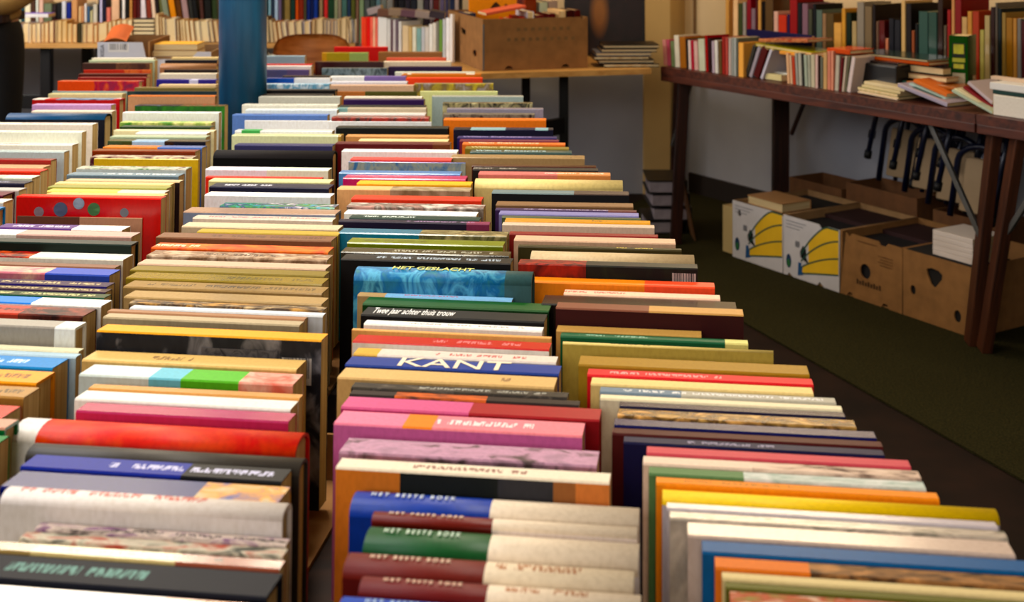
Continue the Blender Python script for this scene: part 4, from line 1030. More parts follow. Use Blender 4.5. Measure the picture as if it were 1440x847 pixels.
up3 = ['1020 1025 -6 c89c60 tan book', '1031 1037.5 -8 e0bc90 cream book with red dots', '1038 1044 5 4c5430 dark olive book', '1044.5 1049 3 a09890 grey book', '1050 1056 -3 8c1c34 crimson book', '1056.5 1062 12 8c7880 mauve book', '1062.5 1065.5 -3 5c1418 dark red book', '1066 1070 -5 c89c60 tan book', '1071 1075.5 2 1c1414 black book', '1076 1087 -4 6c5840 wide brown book', '1088 1094 16 d8b0a0 pale pink book', '1094.5 1106 21 c04c2c red and cream book', '1107 1110 20 3c2c5c violet book', '1110.5 1121 -6 981420 wide crimson book', '1121.5 1127 4 1c1c24 black book', '1128 1136 5 8c707c mauve book', '1136.5 1142 13 585848 dark grey green book', '1143 1147.5 6 10141c black book',
       '1148 1156 14 6c7c74 teal grey book', '1156.5 1161.5 19 a08468 tan book', '1162 1172 19 6c5c40 brown grey book', '1172.5 1183 32 dcac64 cream yellow book', '1183.5 1189 12 cc9c4c golden tan book', '1190 1197 18 1c3018 very dark green book', '1198 1204.5 30 b4a078 pale tan book', '1205 1215 3 948c80 wide light grey book', '1216 1226 9 84745c wide grey tan book', '1227 1231 6 2c1c18 black brown book', '1232 1235.5 30 7c6454 grey brown book', '1236 1244 29 681418 dark red book', '1245 1249 54 c8886c small peach book', '1250 1257 26 20202c dark navy book', '1258 1266 28 2c2c34 charcoal book', '1267.5 1273 1 d0b07c tall cream book', '1274 1281.5 5 241010 dark brown book', '1282 1286 43 9c6040 small rust book', '1287 1291 33 0c0c0c black book',
       '1292 1305 16 48645c teal cloth book', '1305.5 1317.5 17 446058 teal cloth book', '1318.5 1326 -6 3c2414 dark brown book', '1327 1331 36 6c6050 small grey book', '1332 1337 14 a02c24 red book with white edge', '1338 1342.5 -3 c89868 tall tan book', '1343 1352 -4 8c1420 tall crimson book', '1352.5 1360 24 c8a878 cream book', '1360.5 1367 16 c49450 tan book', '1367.5 1377 16 a84c28 orange brown book', '1378 1384 42 b0a868 small yellow book', '1384.5 1392 22 b4a47c cream book', '1393 1399 10 3c1c1c dark maroon book', '1399.5 1403 4 6c645c grey book', '1403.5 1408.5 12 1c2c30 dark teal book', '1409 1414.5 18 9c8450 khaki book', '1415 1424 25 a07830 gold brown book', '1424.5 1430 26 b88c50 tan book', '1430.5 1436 26 84807c grey book', '1436.5 1446 30 58141c dark red book', '1447 1456 20 3c3c44 charcoal book', '1457 1470 24 7c5c40 brown book']
side_row(up3, .40, 'at the wall on the side table', 'rear rank of books on the side table', D=.15)
def ray_at(px, n): s = s_at(px, n); return rt(s, n)
def lying(px0, px1, yb, T, n, spec, label, D=.14, side='pages', style='h', tilt=0, rz=0, cspec=None, group=None, seed=0, zmin=.7412, name='book', Hh=None):
    P = ray_at(px0, n); s1 = s_at(px1, n); Hh = Hh or (s1-s_at(px0, n)); z = max(zmin, .7415+max(0, Hh*math.sin(math.radians(tilt))), CZ-(yb-H0)*P.y/FP)
    o = flat_book(Vector((P.x, P.y, z)), LT, NT, Hh, D, T, spec, style, side, seed=seed, rz=rz, tilt=tilt, cspec=cspec)
    return tag(o, label, 'book', group)
# large navy album face out behind the front row
P = ray_at(1051, .22); wdt = s_at(1143, .22)-s_at(1051, .22)
o = cover_book(Vector((P.x, P.y, .741)), LT, NT, wdt, CZ-(41-H0)*P.y/FP-.741, .02, '241c50', 2, 4); tag(o, 'large dark blue album standing face out behind the leaning books', 'book')
o = lying(1062, 1141, 64.5, .010, .06, 'b4b030', 'thin yellow green book lying on top of the leaning books', D=.13, side='pages', tilt=2)
o = lying(1067, 1136, 59, .012, .07, '~a83c28,c89068,7c3020', 'red brown picture book lying uppermost over the leaning books', D=.13, side='spine', tilt=-4)
lying(1076, 1097, 118, .022, .06, 'd8cc9c', 'cream book lying at the foot of the leaning books', D=.15, side='spine', style='p', Hh=.085)
lying(1088, 1106, 104, .010, .10, 'e0e0d8', 'thin white book lying above the cream one by the leaning books', D=.12, side='spine', style='p', Hh=.07)
lying(1096, 1160, 76, .012, .05, 'dca058', 'long tan book lying on the upright paperbacks of the side table', D=.12, side='spine')
lying(1163, 1195, 73.5, .016, .05, 'c8602c', 'orange book lying on the salmon paperbacks of the side table', D=.12, side='spine')
lying(1196, 1306, 80, .012, .14, 'b8602c', 'copper brown flat book at the top of the side table pile', D=.15, side='spine', style='h')
lying(1197, 1304, 75.5, .008, .14, '1c3c34', 'flat book with cream pages and dark green cover topmost on the pile', D=.16, side='pages', style='h')
# black case below
P = ray_at(1200, .10)
cs = box('document_case', (0, 0, 0), (.19, .16, .10), BLK, None, None, bev=.006)
Mx = Matrix((LT, NT, Vector((0, 0, 1)))).transposed().to_4x4(); Mx.translation = Vector((P.x, P.y, .742)) ; cs.matrix_world = Mx
tag(cs, 'black document case under the flat books of the side table', 'case')
for i, (a, b2, yb, T, n, c, side, lb) in enumerate([
    (1206, 1262, 138, .006, .03, 'd8c4c0', 'pages', 'thin white booklet lowest at the edge below the black case'),
    (1208, 1264, 135, .010, .035, '3c4c34', 'pages', 'dark green booklet in the pile at the table edge'),
    (1206, 1262, 130, .010, .035, 'c8c090', 'pages', 'pale yellow booklet in the pile at the table edge'),
    (1212, 1266, 125, .010, .04, 'd8c8a0', 'spine', 'cream booklet in the pile at the table edge'),
    (1215, 1272, 120, .012, .045, 'dccca8', 'spine', 'ivory booklet topmost in the pile at the table edge')]):
    lying(a, b2, yb, T*.9, n, c, lb, D=.12, side=side, style='p', group='booklets at the side table edge', tilt=2, zmin=.7412+[0, .0065, .016, .0255, .035][i])
lying(1220, 1290, 113, .012, .13, '3c6c60', 'teal green magazine lying left under the cream-paged book', D=.16, side='spine', style='p', zmin=.78)
lying(1263, 1331, 112, .017, .16, 'c09c7c', 'cream-paged hardback lying under the dark one with white lettering', D=.15, side='pages', zmin=.80)
o = lying(1222, 1326, 101, .026, .17, '281418', 'dark hardback with white lettering and tan pages lying in the pile', D=.15, side='pages', zmin=.82)
lying(1215, 1262, 98, .030, .12, '2c1418', 'dark brown hardback with blurred white lettering on its spine', D=.13, side='spine', zmin=.82)
tt = [q for q in sc.objects if q.get('label', '').startswith('dark brown hardback with blurred')][0]
text_on(tt, 'hunter', -.01, 0, max(v.co.z for v in tt.data.vertices)+.0004, .02, 'c8c0b8', width=.05).rotation_euler = (0, 0, 0)
lying(1275, 1345, 118, .010, .12, 'a86c30', 'orange brown magazine lying under the slanting books', D=.16, side='spine', style='p', zmin=.775)
for i, (a, b2, yb, T, n, c, tl, lb) in enumerate([(1262, 1333, 133, .013, .04, 'b0a8b8', 12, 'lilac grey book sliding down at the table edge'), (1282, 1335, 126, .010, .055, '3c6464', 13, 'dark teal book in the sliding heap at the table edge'), (1278, 1330, 121, .010, .07, 'a8c0c0', 13, 'pale blue book in the sliding heap at the table edge'), (1284, 1332, 116, .012, .085, 'd07c40', 14, 'orange book on top of the sliding heap at the table edge')]):
    lying(a, b2, yb, T, n, c, lb, D=.13, side='spine', style='p', tilt=-tl*-1, group='sliding heap on the side table', seed=i)
for i, (a, b2, yb, T, n, c, tl, lb) in enumerate([(1338, 1398, 138, .008, .035, 'b8c4b0', 19, 'pale green book lowest in the fan beside the white boxes'), (1341, 1398, 134, .009, .045, 'd8d4b8', 21, 'ivory book second in the fan beside the white boxes'), (1348, 1398, 129, .010, .055, 'd8c8a8', 24, 'cream book in the middle of the fan beside the white boxes'), (1354, 1399, 124, .008, .065, '8c3038', 27, 'dark red book in the fan beside the white boxes'), (1360, 1400, 118, .011, .075, 'c0b4b8', 31, 'pale mauve book uppermost in the fan beside the white boxes')]):
    lying(a, b2, yb, T, n, c, lb, D=.13, side='spine', style='p', tilt=tl, group='fan of books on the side table', seed=i)
# green handbook standing, spine and pages visible
P = ray_at(1334, .21); gz = .752
Lg = (Matrix.Rotation(math.radians(24), 3, 'Z') @ LT); Ng = Vector((-Lg.y, Lg.x, 0))
gH = CZ-(50-H0)*P.y/FP-gz; gT = .062
box_b = flat_book(Vector((P.x-.0, P.y-.03, .7412)), LT, NT, .20, .14, .010, 'a8a040', 'p', 'spine', seed=3); tag(box_b, 'olive yellow book lying under the green handbook', 'book')
g_ = shelf_book(Vector((P.x, P.y, gz)), Lg, Ng, gH, .11, gT, 0, '1c5c18', 'h', False, seed=9)
D_ = .11
for nm, x0, x1, hx in (('title_block', .14, .38, '101408'), ('title_block', .06, .13, 'a8a82c'), ('title_block', -.06, .04, '101408'), ('picture_block', -.42, -.12, 'b4a888')):
    box(nm, (x0*gH, -gT*.36, D_), (x1*gH, gT*.30, D_+.0005), plain('print_'+hx, hx, .45, .06)).parent = g_
for x0, x1 in ((.20, .36), (-.045, .03)):
    box('title_patch', (x0*gH, -gT*.30, D_+.0005), (x1*gH, gT*.24, D_+.0010), plain('print_yel', 'b8b42c', .45, .2, 60)).parent = g_
tag(g_, 'thick green handbook with yellow title blocks standing near the right end', 'book')
# white boxed books at the right edge
for i, (a, ww, z0, hh_, n, c, lb) in enumerate([(1397, .125, .7412, .062, .03, 'e4dcd0', 'thick cream-white block of books lowest at the right picture edge'), (1396, .12, .804, .012, .04, '34504c', 'thin dark green book between the white blocks at the right edge'), (1392, .13, .8165, .022, .04, 'e0dcd8', 'white book with red edge lying above the cream block')]):
    P = ray_at(a, n); o = flat_book(Vector((P.x, P.y, z0)), LT, NT, ww, .17, hh_, c, 'p', 'spine', seed=i, cspec=c); tag(o, lb, 'book', 'books stacked at the right edge of the side table')
P = ray_at(1393, .10); o = cover_book(Vector((P.x, P.y, .839)), LT, NT, .15, CZ-(107-H0)*P.y/FP-.839, .016, 'd8c0a8', 6, 5); tag(o, 'beige book with framed cover leaning upright on the right edge stack', 'book')
# ---------------------------------------------------------------- under the side table
BX = Vector((.872, 5.06, 0)); BX1 = Vector((1.465, 4.06, 0)); LB = (BX1-BX).normalized(); NB = Vector((-LB.y, LB.x, 0))
if NB.x < 0: NB = -NB
Lbox = (BX1-BX).length/4-.004
def bxat(k, n=0, z=.0075): return BX+LB*(k*(Lbox+.004))+NB*n+Vector((0, 0, z))
WHB = plain('banana_white', 'c8c4c8', .7, .06, 10); YEL = plain('banana_yellow', 'e8b818', .6, .06, 10); GRN = plain('print_darkgreen', '1f4a3c', .6, .05); BLU = plain('print_blue', '2868a8', .6, .05)
Hb = .222
def flat_poly(nm, pts, mat, parent, y=-.0006, th=.0004):
    bm = bmesh.new(); vs = [bm.verts.new((p[0], y, p[1])) for p in pts]; f = bm.faces.new(vs); bmesh.ops.solidify(bm, geom=[f], thickness=th)
    o = link(nm, bm_mesh(nm, bm), [mat]); o.parent = parent; return o
def stroke(nm, f, w_, mat, parent, y=-.0012):
    pts = [f(t/14) for t in range(15)]; up = []; dn = []
    for i, p in enumerate(pts):
        a = pts[max(0, i-1)]; b_ = pts[min(14, i+1)]; d = Vector((b_[0]-a[0], b_[1]-a[1])).normalized(); n_ = Vector((-d.y, d.x))*w_/2
        up.append((p[0]+n_.x, p[1]+n_.y)); dn.append((p[0]-n_.x, p[1]-n_.y))
    bm = bmesh.new(); U = [bm.verts.new((p[0], y, p[1])) for p in up]; Dn = [bm.verts.new((p[0], y, p[1])) for p in dn]
    for i in range(14): bm.faces.new((U[i], U[i+1], Dn[i+1], Dn[i]))
    o = link(nm, bm_mesh(nm, bm), [mat]); o.parent = parent
def banana_box(k, label, cut):
    W = Lbox
    hole = [(W*.30, .10), (W*.36, .128), (W*.42, .115), (W*.42, .085), (W*.46, .07), (W*.44, .062), (W*.36, .072), (W*.31, .08)]
    e = open_carton('banana_box', label, bxat(k), LB, NB, W, .40, Hb, CARD2, cut=cut, front_mat=WHB, front_holes=[hole, ell(W*.14, Hb*.80, .010, .013, 12), ell(W*.73, Hb*.72, .009, .014, 12)] if k == 0 else [hole], group='boxes under the side table')
    arc = lambda t: (W*(.30+.68*t), .055+(Hb*.93-.055)*math.sin(min(1, t*.98)*math.pi/2)**.75)
    pts = [arc(t/12) for t in range(13)]
    body = pts+[(W, .055)]+[(W*(.98-.62*t), .058-.040*math.sin(t*math.pi/2)) for t in [q/8 for q in range(1, 9)]]
    # banana bunch printed round the hand hole: built as three bands
    def band(t0, t1):
        o1 = []; o2 = []
        for q in range(11):
            t = q/10; x = W*(.33+.66*t)
            lo_ = .022+(.070)*t0+(Hb*.98-.10)*t0*math.sin(t*math.pi/2)**.8+.035*t; hi_ = .022+(.070)*t1+(Hb*.98-.10)*t1*math.sin(t*math.pi/2)**.8+.035*t
            o1.append((x, min(lo_, Hb-.002))); o2.append((x, min(hi_, Hb-.002)))
        return o1, o2
    for t0, t1 in ((.02, .33), (.33, .66), (.66, 1.0)):
        a, b_ = band(t0, t1)
        cut_ = [p for p in zip(a, b_) if not (W*.30 < p[0][0] < W*.455 and p[1][1] > .064 and p[0][1] < .125)]
        bm = bmesh.new(); A = [bm.verts.new((p[0][0], -.0007, p[0][1])) for p in cut_]; B = [bm.verts.new((p[1][0], -.0007, p[1][1])) for p in cut_]
        for i in range(len(A)-1): bm.faces.new((A[i], A[i+1], B[i+1], B[i]))
        o = link('banana_print', bm_mesh('banana_print', bm), [YEL]); o.parent = e
        stroke('outline_print', lambda t, a=a: a[min(10, int(t*10))] if t >= 1 else tuple(Vector(a[int(t*10)]).lerp(Vector(a[int(t*10)+1]), t*10-int(t*10))), .0055, GRN, e)
    a, b_ = band(0, 1.0)
    stroke('outline_print', lambda t: b_[min(10, int(t*10))] if t >= 1 else tuple(Vector(b_[int(t*10)]).lerp(Vector(b_[int(t*10)+1]), t*10-int(t*10))), .006, GRN, e)
    flat_poly('blue_print', [(W*.27, .012), (W*.37, .02), (W*.35, .035), (W*.36, .045), (W*.33, .05), (W*.34, .062), (W*.28, .062)], BLU, e, -.0013)
    flat_poly('oval_print', ell(W*.10, .055, .014, .026), plain('print_blue_dark', '30507c', .6), e)
    flat_poly('oval_print', ell(W*.10, .048, .009, .014), plain('print_green_mid', '3c8c4c', .6), e, -.0012)
    for r in range(3): flat_poly('small_print', [(W*.05, Hb*.93-r*.012), (W*(.42-.06*r), Hb*.93-r*.012), (W*(.42-.06*r), Hb*.915-r*.012), (W*.05, Hb*.915-r*.012)], plain('print_grey', 'a0a0a8', .7), e)
    flat_poly('small_print', [(W*.22, Hb*.52), (W*.30, Hb*.52), (W*.30, Hb*.62), (W*.22, Hb*.62)], plain('print_grey', 'a0a0a8', .7), e)
    return e
banana_box(0, 'white box printed with yellow bananas farthest left under the side table', [(0, 0), (Lbox, 0), (Lbox, Hb*.96), (Lbox*.78, Hb), (0, Hb)])
banana_box(1, 'white box printed with yellow bananas between the other banana box and a brown box', [(0, 0), (.02, 0), (.03, .012), (.05, .0), (Lbox*.62, 0), (Lbox*.66, .014), (Lbox*.74, .0), (Lbox, 0), (Lbox, Hb), (Lbox*.8, Hb), (Lbox*.76, Hb-.018), (Lbox*.7, Hb-.018), (Lbox*.64, Hb), (0, Hb)])
W = Lbox
e = open_carton('brown_box', 'brown cardboard box with round hand hole beside the banana boxes', bxat(2), LB, NB, W, .40, Hb, CARD, group='boxes under the side table',
    cut=[(0, 0), (W*.12, 0), (W*.15, .014), (W*.2, .014), (W*.23, 0), (W*.68, 0), (W*.71, .014), (W*.77, .014), (W*.8, 0), (W, 0), (W, Hb), (W*.78, Hb), (W*.75, Hb-.012), (W*.66, Hb-.012), (W*.63, Hb), (W*.2, Hb), (W*.15, Hb-.014), (W*.1, Hb)],
    front_holes=[ell(W*.42, Hb*.47, W*.085, .026)])
for q_ in range(9): flat_poly('small_print', [(W*(.28+.045*q_), Hb*.24), (W*(.31+.045*q_), Hb*.24), (W*(.31+.045*q_), Hb*(.32-.02*(q_ % 2))), (W*(.28+.045*q_), Hb*(.32-.02*(q_ % 2)))], plain('print_brown_dark', '4c3014', .8), e)
for r in range(4): flat_poly('small_print', [(W*(.62+.03*(r % 2)), Hb*(.78-r*.045)), (W*.86, Hb*(.78-r*.045)), (W*.86, Hb*(.765-r*.045)), (W*(.62+.03*(r % 2)), Hb*(.765-r*.045))], plain('print_brown_dim', '7a5024', .8), e)
flat_poly('small_print', [(W*.3, Hb*.93), (W*.6, Hb*.93), (W*.6, Hb*.91), (W*.3, Hb*.91)], plain('print_brown_dim', '7a5024', .8), e)
tri = [(W*.35, Hb*.80), (W*.42, Hb*.83), (W*.52, Hb*.82), (W*.58, Hb*.77), (W*.57, Hb*.70), (W*.48, Hb*.56), (W*.45, Hb*.555), (W*.41, Hb*.60), (W*.36, Hb*.73)]
e = open_carton('brown_box', 'brown cardboard box with a triangular hole nearest on the right under the table', bxat(3), LB, NB, W, .40, Hb, CARD, group='boxes under the side table',
    front_holes=[tri, ell(W*.15, Hb*.42, W*.04, .016), ell(W*.79, Hb*.24, W*.05, .020)])
# stack of white paperbacks on the nearest box
for i in range(5):
    P = bxat(3, .02, .0075)+LB*(W*.38)
    z0 = Hb+.010+i*.0165
    o = flat_book(Vector((P.x, P.y, z0)), LB, NB, W*.56, .15, .016, 'd8ccc4', 'p', 'spine', seed=i)
    tag(o, ['lowest', 'second lowest', 'middle', 'second highest', 'topmost'][i]+' white paperback of the stack on the nearest brown box', 'book', 'white paperbacks on the nearest brown box')
box_in = box('dark_filler', (0.008, .008, .006), (W-.008, .19, Hb+.0015), plain('inner_shade', '120b06', .9)); box_in.parent = e  # filler with the shade inside the box put into its near-black colour
for k_, nm_ in ((1, 'banana_box'), (2, 'brown_box')):
    ob_ = [q for q in sc.objects if q.type == 'EMPTY' and q.name.startswith(nm_)]
    ob_ = sorted(ob_, key=lambda q: q.matrix_world.translation.x)[1 if k_ == 1 else 0]
    for i in range(2):
        box('dark_filler', (.010, .012+.19*i, .006), (Lbox-.010, .20+.19*i-.006, Hb-.030+.012*i), plain('load_maroon' if i else 'shade_black', '2a0c0c' if i else '100c10', .7)).parent = ob_  # front block is black for the shade inside, rear one dark maroon contents
# thick book beside the banana boxes, and one on top
P = BX-LB*.085+NB*.02
o = cover_book(Vector((P.x, P.y, .008)), LB, NB, .06, .185, .11, 'c8b488', 0, 2); tag(o, 'thick cream book standing on the carpet left of the banana boxes', 'book')
P = bxat(0, .05); 
st = box('dark_filler', (.008, .008, .006), (Lbox-.008, .385, Hb-.02), MC['inner_shade'])  # same near-black filler, inner shade as colour
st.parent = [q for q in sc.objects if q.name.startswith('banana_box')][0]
o = flat_book(Vector((P.x+.02, P.y+.0, Hb-.0115)), LB, NB, .20, .15, .035, 'c09870', 'h', 'pages', seed=2); tag(o, 'thick cream-paged book lying on the farthest banana box', 'book')
# binders on the floor by the wall corner
for i in range(4):
    P = unpY(910+(0, 6, 4, 0)[i]*1.0, 300, 5.42); z0 = .008+i*.057
    e = bpy.data.objects.new('ring_binder', None); sc.collection.objects.link(e)
    e.matrix_world = Matrix.Translation((P.x, P.y, z0)) @ Matrix.Rotation([.05, -.04, .03, -.02][i], 4, 'Z')
    for nm, a, b2, mt in (('cover', (0, 0, 0), (.17, .24, .003), BLK), ('cover', (0, 0, .052), (.17, .24, .055), BLK), ('spine', (.167, 0, .003), (.17, .24, .052), BLK), ('paper_block', (.012, .006, .004), (.150, .234, .046), plain('paper_mauve', 'a498a0', .8, .1, 30))):
        box(nm, a, b2, mt).parent = e
    tag(e, ['lowest', 'second lowest', 'second highest', 'topmost'][i]+' black ring binder in the floor stack by the wall corner', 'binder', 'ring binders on the floor')
P = unpY(958, 300, 5.30)
brd = box('board', (0, 0, 0), (.006, .18, .25), plain('board_brown', '6a4420', .6)); brd.matrix_world = Matrix.Translation((P.x+.055, P.y, .008)) @ Matrix.Rotation(math.radians(-11), 4, 'Y'); tag(brd, 'thin brown board leaning against the black ring binders', 'board')
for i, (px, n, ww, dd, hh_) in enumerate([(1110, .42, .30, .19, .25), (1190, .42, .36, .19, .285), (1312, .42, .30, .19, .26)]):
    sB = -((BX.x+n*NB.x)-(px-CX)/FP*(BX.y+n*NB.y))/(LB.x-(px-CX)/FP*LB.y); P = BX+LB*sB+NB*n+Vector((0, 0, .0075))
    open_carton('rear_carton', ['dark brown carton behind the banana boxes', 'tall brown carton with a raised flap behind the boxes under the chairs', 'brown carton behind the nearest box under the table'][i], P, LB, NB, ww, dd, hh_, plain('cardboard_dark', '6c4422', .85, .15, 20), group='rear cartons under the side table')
# dark blue tubular chairs stacked on the rear cartons
NAVY = plain('tube_navy', '0c1430', .3, .2, 8, metal=.2, spec=.6); RUB = plain('rubber_black', '0a0a0c', .6); PANEL = plain('chair_panel_beige', 'a88c68', .6, .05)
def stack_chair(px, label, dz=0, dn=0, foot=True):
    n = .62+dn; P = ray_at(px, n)
    e = bpy.data.objects.new('tubular_chair', None); sc.collection.objects.link(e)
    M = Matrix((LT, NT, Vector((0, 0, 1)))).transposed().to_4x4(); M.translation = Vector((P.x, P.y, .30+dz)); e.matrix_world = M
    tl = .12      # the whole frame leans to the right with height
    def q(x, z, y=0): return (x+tl*z*1.4, y, z)
    w2 = .095
    arch = [q(-w2, 0), q(-w2, .20)]+[q(-w2+w2*(1-math.cos(a)), .20+.06*math.sin(a)) for a in [math.pi*k/10 for k in range(1, 10)]]+[q(w2, .20), q(w2, 0)]
    tube('frame', arch, .0115, NAVY, e)
    tube('leg', [q(-w2-.02, .36, -.03), q(-w2-.045, .10, -.03)], .010, NAVY, e); tube('leg', [q(w2+.02, .36, -.03), q(w2, .02, -.03)], .010, NAVY, e)
    tube('leg', [q(-w2-.07, .36, .03), q(-w2-.09, .17, .03)], .010, NAVY, e); tube('leg', [q(w2-.03, .36, .03), q(w2-.04, .30, .03)], .010, NAVY, e)
    for x, z, y in ((-w2-.045, .085, -.03), (w2, .005, -.03), (-w2-.09, .155, .03), (w2-.04, .285, .03)):
        tube('rubber_foot', [q(x-.001, z, y), q(x+.001, z+.03, y)], .0145, RUB, e)
    for xx in (-w2+.03, w2-.06): tube('frame', [q(xx+.05, .34, .05), q(xx+.02, .10, .05), q(xx+.01, .0, .05)], .009, NAVY, e)
    tube('cross_bar', [q(-w2-.03, .345, 0), q(w2+.02, .345, 0)], .010, NAVY, e)
    bm = bmesh.new(); bx(bm, (-w2+.018, .012, .02), (w2-.018, .020, .215)); bmesh.ops.bevel(bm, geom=list(bm.edges), offset=.004, segments=2, affect='EDGES')
    for v in bm.verts: v.co.x += tl*v.co.z*1.4
    link('seat_panel', bm_mesh('seat_panel', bm), [PANEL]).parent = e
    return tag(e, label, 'chair', 'tubular chairs under the side table')
stack_chair(1262, 'dark blue tubular chair with beige panel, leftmost of those under the side table', 0, .05)
stack_chair(1300, 'dark blue tubular chair second in the stack under the side table', 0, -.04)
stack_chair(1335, 'dark blue tubular chair third in the stack behind the steel strut', 0, -.13)
stack_chair(1368, 'dark blue tubular chair rightmost of the stack beside the brown table legs', 0, -.22)
# ---------------------------------------------------------------- person at the left edge
def skin_body(name, joints, edges, mat, root=0, sub=2):
    me = bpy.data.meshes.new(name); me.from_pydata([j[0] for j in joints], edges, []); me.update()
    o = link(name, me, [mat])
    md = o.modifiers.new('skin', 'SKIN'); 
    for v, j in zip(me.skin_vertices[0].data, joints): v.radius = j[1] if isinstance(j[1], tuple) else (j[1], j[1])
    me.skin_vertices[0].data[root].use_root = True
    s_ = o.modifiers.new('sub', 'SUBSURF'); s_.levels = sub; s_.render_levels = sub
    dg = bpy.context.evaluated_depsgraph_get(); m2 = bpy.data.meshes.new_from_object(o.evaluated_get(dg)); 
    o.modifiers.clear(); o.data = m2
    for p in m2.polygons: p.use_smooth = True
    return o
SKIN = plain('skin', 'c08c6c', .5, .04); TROU = plain('trousers_black', '0c0a0c', .8, .1); JACK = plain('jacket_tan', 'b08c50', .8, .1, 14); BELT = plain('hem_brown', '2c1410', .7)
per = empty('person', (-2.035, 4.86, 0), 0); tag(per, 'person in dark trousers and tan jacket standing at the left picture edge', 'person')
V = lambda x, y, z: (x, y, z)
body = skin_body('body', [(V(0, 0, .95), (.15, .11)), (V(0, .0, 1.10), (.14, .10)), (V(0, 0, 1.30), (.165, .11)), (V(0, 0, 1.44), (.10, .08)), (V(0, .0, 1.51), .052), (V(0, -.01, 1.56), .055), (V(0, -.02, 1.64), (.072, .092)), (V(0, -.015, 1.70), (.07, .085)),
    (V(.19, 0, 1.42), .055), (V(.205, .04, 1.13), .045), (V(.10, -.15, 1.02), .034), (V(.07, -.17, 1.01), .030), (V(-.19, 0, 1.42), .055), (V(-.24, .02, 1.15), .045), (V(-.22, -.10, .92), .034), (V(-.22, -.12, .88), .030),
    (V(.09, 0, .86), .088), (V(.085, -.01, .48), .06), (V(.085, .02, .10), .042), (V(.09, -.12, .04), .035), (V(-.09, 0, .86), .088), (V(-.10, -.01, .48), .06), (V(-.11, .02, .10), .042), (V(-.12, -.12, .04), .035)],
    [(0, 1), (1, 2), (2, 3), (3, 4), (4, 5), (5, 6), (6, 7), (3, 8), (8, 9), (9, 10), (10, 11), (3, 12), (12, 13), (13, 14), (14, 15), (0, 16), (16, 17), (17, 18), (18, 19), (0, 20), (20, 21), (21, 22), (22, 23)], SKIN)
body.parent = per
tro = skin_body('trousers', [(V(0, 0, .95), (.165, .125)), (V(0, 0, 1.03), (.155, .115)), (V(.092, 0, .84), .105), (V(.088, -.01, .48), .078), (V(.087, .02, .09), .064), (V(-.092, 0, .84), .105), (V(-.102, -.01, .48), .078), (V(-.112, .02, .09), .064)], [(0, 1), (0, 2), (2, 3), (3, 4), (0, 5), (5, 6), (6, 7)], TROU); tro.parent = per
bm = bmesh.new(); rings = []
for z, rx, ry in ((.962, .158, .125), (.975, .166, .130), (1.06, .162, .125), (1.15, .168, .122), (1.28, .190, .125), (1.38, .190, .118), (1.44, .150, .10), (1.475, .085, .075), (1.50, .066, .066)):
    rings.append([bm.verts.new((rx*math.cos(t), ry*math.sin(t), z+.006*math.sin(3*t))) for t in [2*math.pi*k/28 for k in range(28)]])
for r0, r1 in zip(rings, rings[1:]):
    for k in range(28): bm.faces.new((r0[k], r0[(k+1) % 28], r1[(k+1) % 28], r1[k]))
bm.faces.new(rings[0])
link('jacket', bm_mesh('jacket', bm, True), [JACK]).parent = per
for sl_ in ([(V(.15, 0, 1.43), .072), (V(.195, .03, 1.26), .064), (V(.195, .03, 1.08), .060), (V(.15, -.07, 1.03), .054), (V(.10, -.15, 1.015), .046)], [(V(-.15, 0, 1.43), .072), (V(-.21, .02, 1.26), .064), (V(-.24, .02, 1.12), .058), (V(-.23, -.09, .95), .046)]):
    sv = skin_body('sleeve', sl_, [(i, i+1) for i in range(len(sl_)-1)], JACK); sv.parent = per
hem = box('waistband', (-.15, -.12, .955), (.15, .12, .985), BELT, bev=.03); hem.parent = per
def hand(side, base, dirv):
    ex = Vector(dirv).normalized(); sx = Vector((1, 0, 0)) if side > 0 else Vector((-1, 0, 0)); b0 = Vector(base)
    J = [(tuple(b0), .026), (tuple(b0+ex*.05), (.036, .016))]; E = [(0, 1)]
    for k in range(4):
        r = b0+ex*.085+Vector((0, .024-.016*k, 0)); J.append((tuple(r), .010)); i = len(J)-1; E.append((1, i))
        l = (.07, .078, .072, .058)[k]; J.append((tuple(r+ex*l*.5+sx*-.006), .0088)); J.append((tuple(r+ex*l+sx*-.018), .0075)); E += [(i, i+1), (i+1, i+2)]
    t = b0+ex*.03+Vector((0, -.035, 0)); J += [(tuple(t), .012), (tuple(t+ex*.03+Vector((0, -.018, 0))), .0095), (tuple(t+ex*.055+Vector((0, -.022, 0))), .008)]; n_ = len(J); E += [(0, n_-3), (n_-3, n_-2), (n_-2, n_-1)]
    h_ = skin_body('hand', J, E, SKIN, 0, 1); h_.parent = per
hand(1, (.06, -.175, 1.0), (-.8, -.1, -.5)); hand(-1, (-.22, -.12, .875), (0, -.1, -1))
for sx in (.09, -.12): 
    sh = skin_body('shoe', [(V(sx, .03, .055), .05), (V(sx, -.06, .045), (.05, .045)), (V(sx, -.17, .035), (.045, .035))], [(0, 1), (1, 2)], BLK); sh.parent = per
hr = skin_body('hair', [(V(0, .02, 1.66), (.082, .088)), (V(0, .0, 1.735), (.075, .085)), (V(0, .055, 1.60), (.07, .05))], [(0, 1), (0, 2)], plain('hair_brown', '2a1a10', .7)); hr.parent = per
for sx in (-1, 1):
    ear = skin_body('ear', [(V(sx*.078, .0, 1.63), (.012, .018)), (V(sx*.08, .005, 1.66), (.012, .018))], [(0, 1)], SKIN, 0, 1); ear.parent = per
    ey = box('eye', (sx*.03-.012, -.113, 1.635), (sx*.03+.012, -.100, 1.647), plain('eye_white', 'd8d4d0', .3), bev=.005); ey.parent = per
ns = skin_body('nose', [(V(0, -.10, 1.64), .010), (V(0, -.122, 1.605), .013)], [(0, 1)], SKIN, 0, 1); ns.parent = per
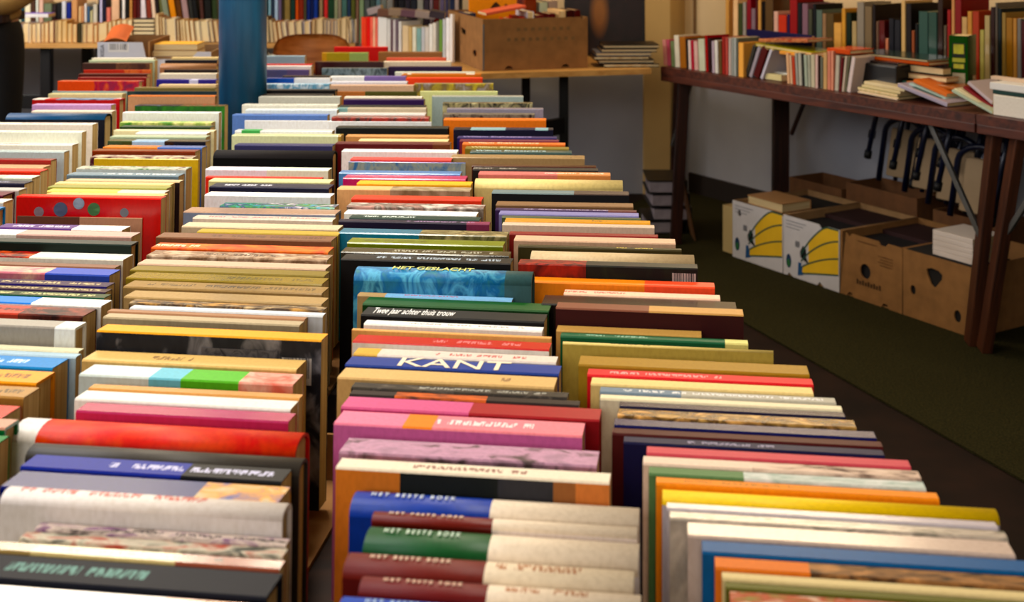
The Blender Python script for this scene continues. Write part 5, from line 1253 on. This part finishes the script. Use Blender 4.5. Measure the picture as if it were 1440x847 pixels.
mo = box('mouth', (-.022, -.108, 1.572), (.022, -.098, 1.58), plain('lips', '8c4a40', .5), bev=.003); mo.parent = per
# ---------------------------------------------------------------- lettering becomes mesh
dg = bpy.context.evaluated_depsgraph_get(); fonts = [o for o in sc.objects if o.type == 'FONT']
for o in fonts:
    me = bpy.data.meshes.new_from_object(o.evaluated_get(dg)); n = bpy.data.objects.new('tmp', me); sc.collection.objects.link(n)
    n.parent = o.parent; n.location = o.location; n.rotation_euler = o.rotation_euler; n.scale = o.scale; n['kind'] = 'stuff'
    bpy.data.objects.remove(o); n.name = 'title'
# ---------------------------------------------------------------- keep the 300 books that show largest, join the rest
def finish_books(limit=300):
    bpy.context.view_layer.update(); hits = {}
    from mathutils.bvhtree import BVHTree
    vs = []; ps = []; own = []
    for o in sc.objects:
        if o.type != 'MESH': continue
        r = o
        while r.parent: r = r.parent
        n0 = len(vs); M = o.matrix_world; vs.extend(M @ v.co for v in o.data.vertices)
        nm = r.name if r.get('category') == 'book' else None
        for p in o.data.polygons: ps.append([n0+i for i in p.vertices]); own.append(nm)
    tree = BVHTree.FromPolygons(vs, ps); W_, H_ = 720, 424; org = Vector((0, 0, CZ))
    for j in range(H_):
        for i in range(W_):
            d = Vector((((i+.5)*1440/W_-CX)/FP, 1, -((j+.5)*847/H_-H0)/FP)).normalized()
            idx_ = tree.ray_cast(org, d, 12)[2]
            if idx_ is not None and own[idx_]: hits[own[idx_]] = hits.get(own[idx_], 0)+1
    books = [o for o in sc.objects if o.get('category') == 'book' and o.parent is None]
    books.sort(key=lambda o: -hits.get(o.name, 0))
    zones = {}
    for o in books[limit:]:
        n = hits.get(o.name, 0)
        if n == 0 and o.get('group', '').startswith(('spine-up',)): zones.setdefault('drop', []).append(o); continue
        zones.setdefault('rest', []).append(o)
    mats = []; bm = bmesh.new()
    for o in zones.get('rest', []):
        for q in [o]+list(o.children):
            me = q.data.copy(); me.transform(q.matrix_world if q is o else o.matrix_world @ q.matrix_parent_inverse @ q.matrix_local)
            off = []
            for m in q.data.materials:
                if m not in mats: mats.append(m)
                off.append(mats.index(m))
            for p in me.polygons: p.material_index = off[min(p.material_index, len(off)-1)] if off else 0
            bm.from_mesh(me); bpy.data.meshes.remove(me)
    me = bpy.data.meshes.new('far_books'); bm.to_mesh(me); bm.free()
    for m in mats: me.materials.append(m)
    if zones.get('rest'):
        fb = bpy.data.objects.new('far_books', me); sc.collection.objects.link(fb)
        tag(fb, 'small far books packed along the back and side tables', 'books', None, 'stuff')
    for k in zones.values():
        for o in k:
            for c in list(o.children): bpy.data.objects.remove(c)
            bpy.data.objects.remove(o)
    # plain numbering without gaps
    left = [o for o in sc.objects if o.get('category') == 'book' and o.parent is None]
    for i, o in enumerate(left): o.name = 'tmp_%d' % i
    for i, o in enumerate(left): o.name = 'book' if i == 0 else 'book.%03d' % i
    print('BOOKS kept', len(left), 'joined', len(zones.get('rest', [])), 'dropped', len(zones.get('drop', [])))
bpy.context.view_layer.update()
finish_books()
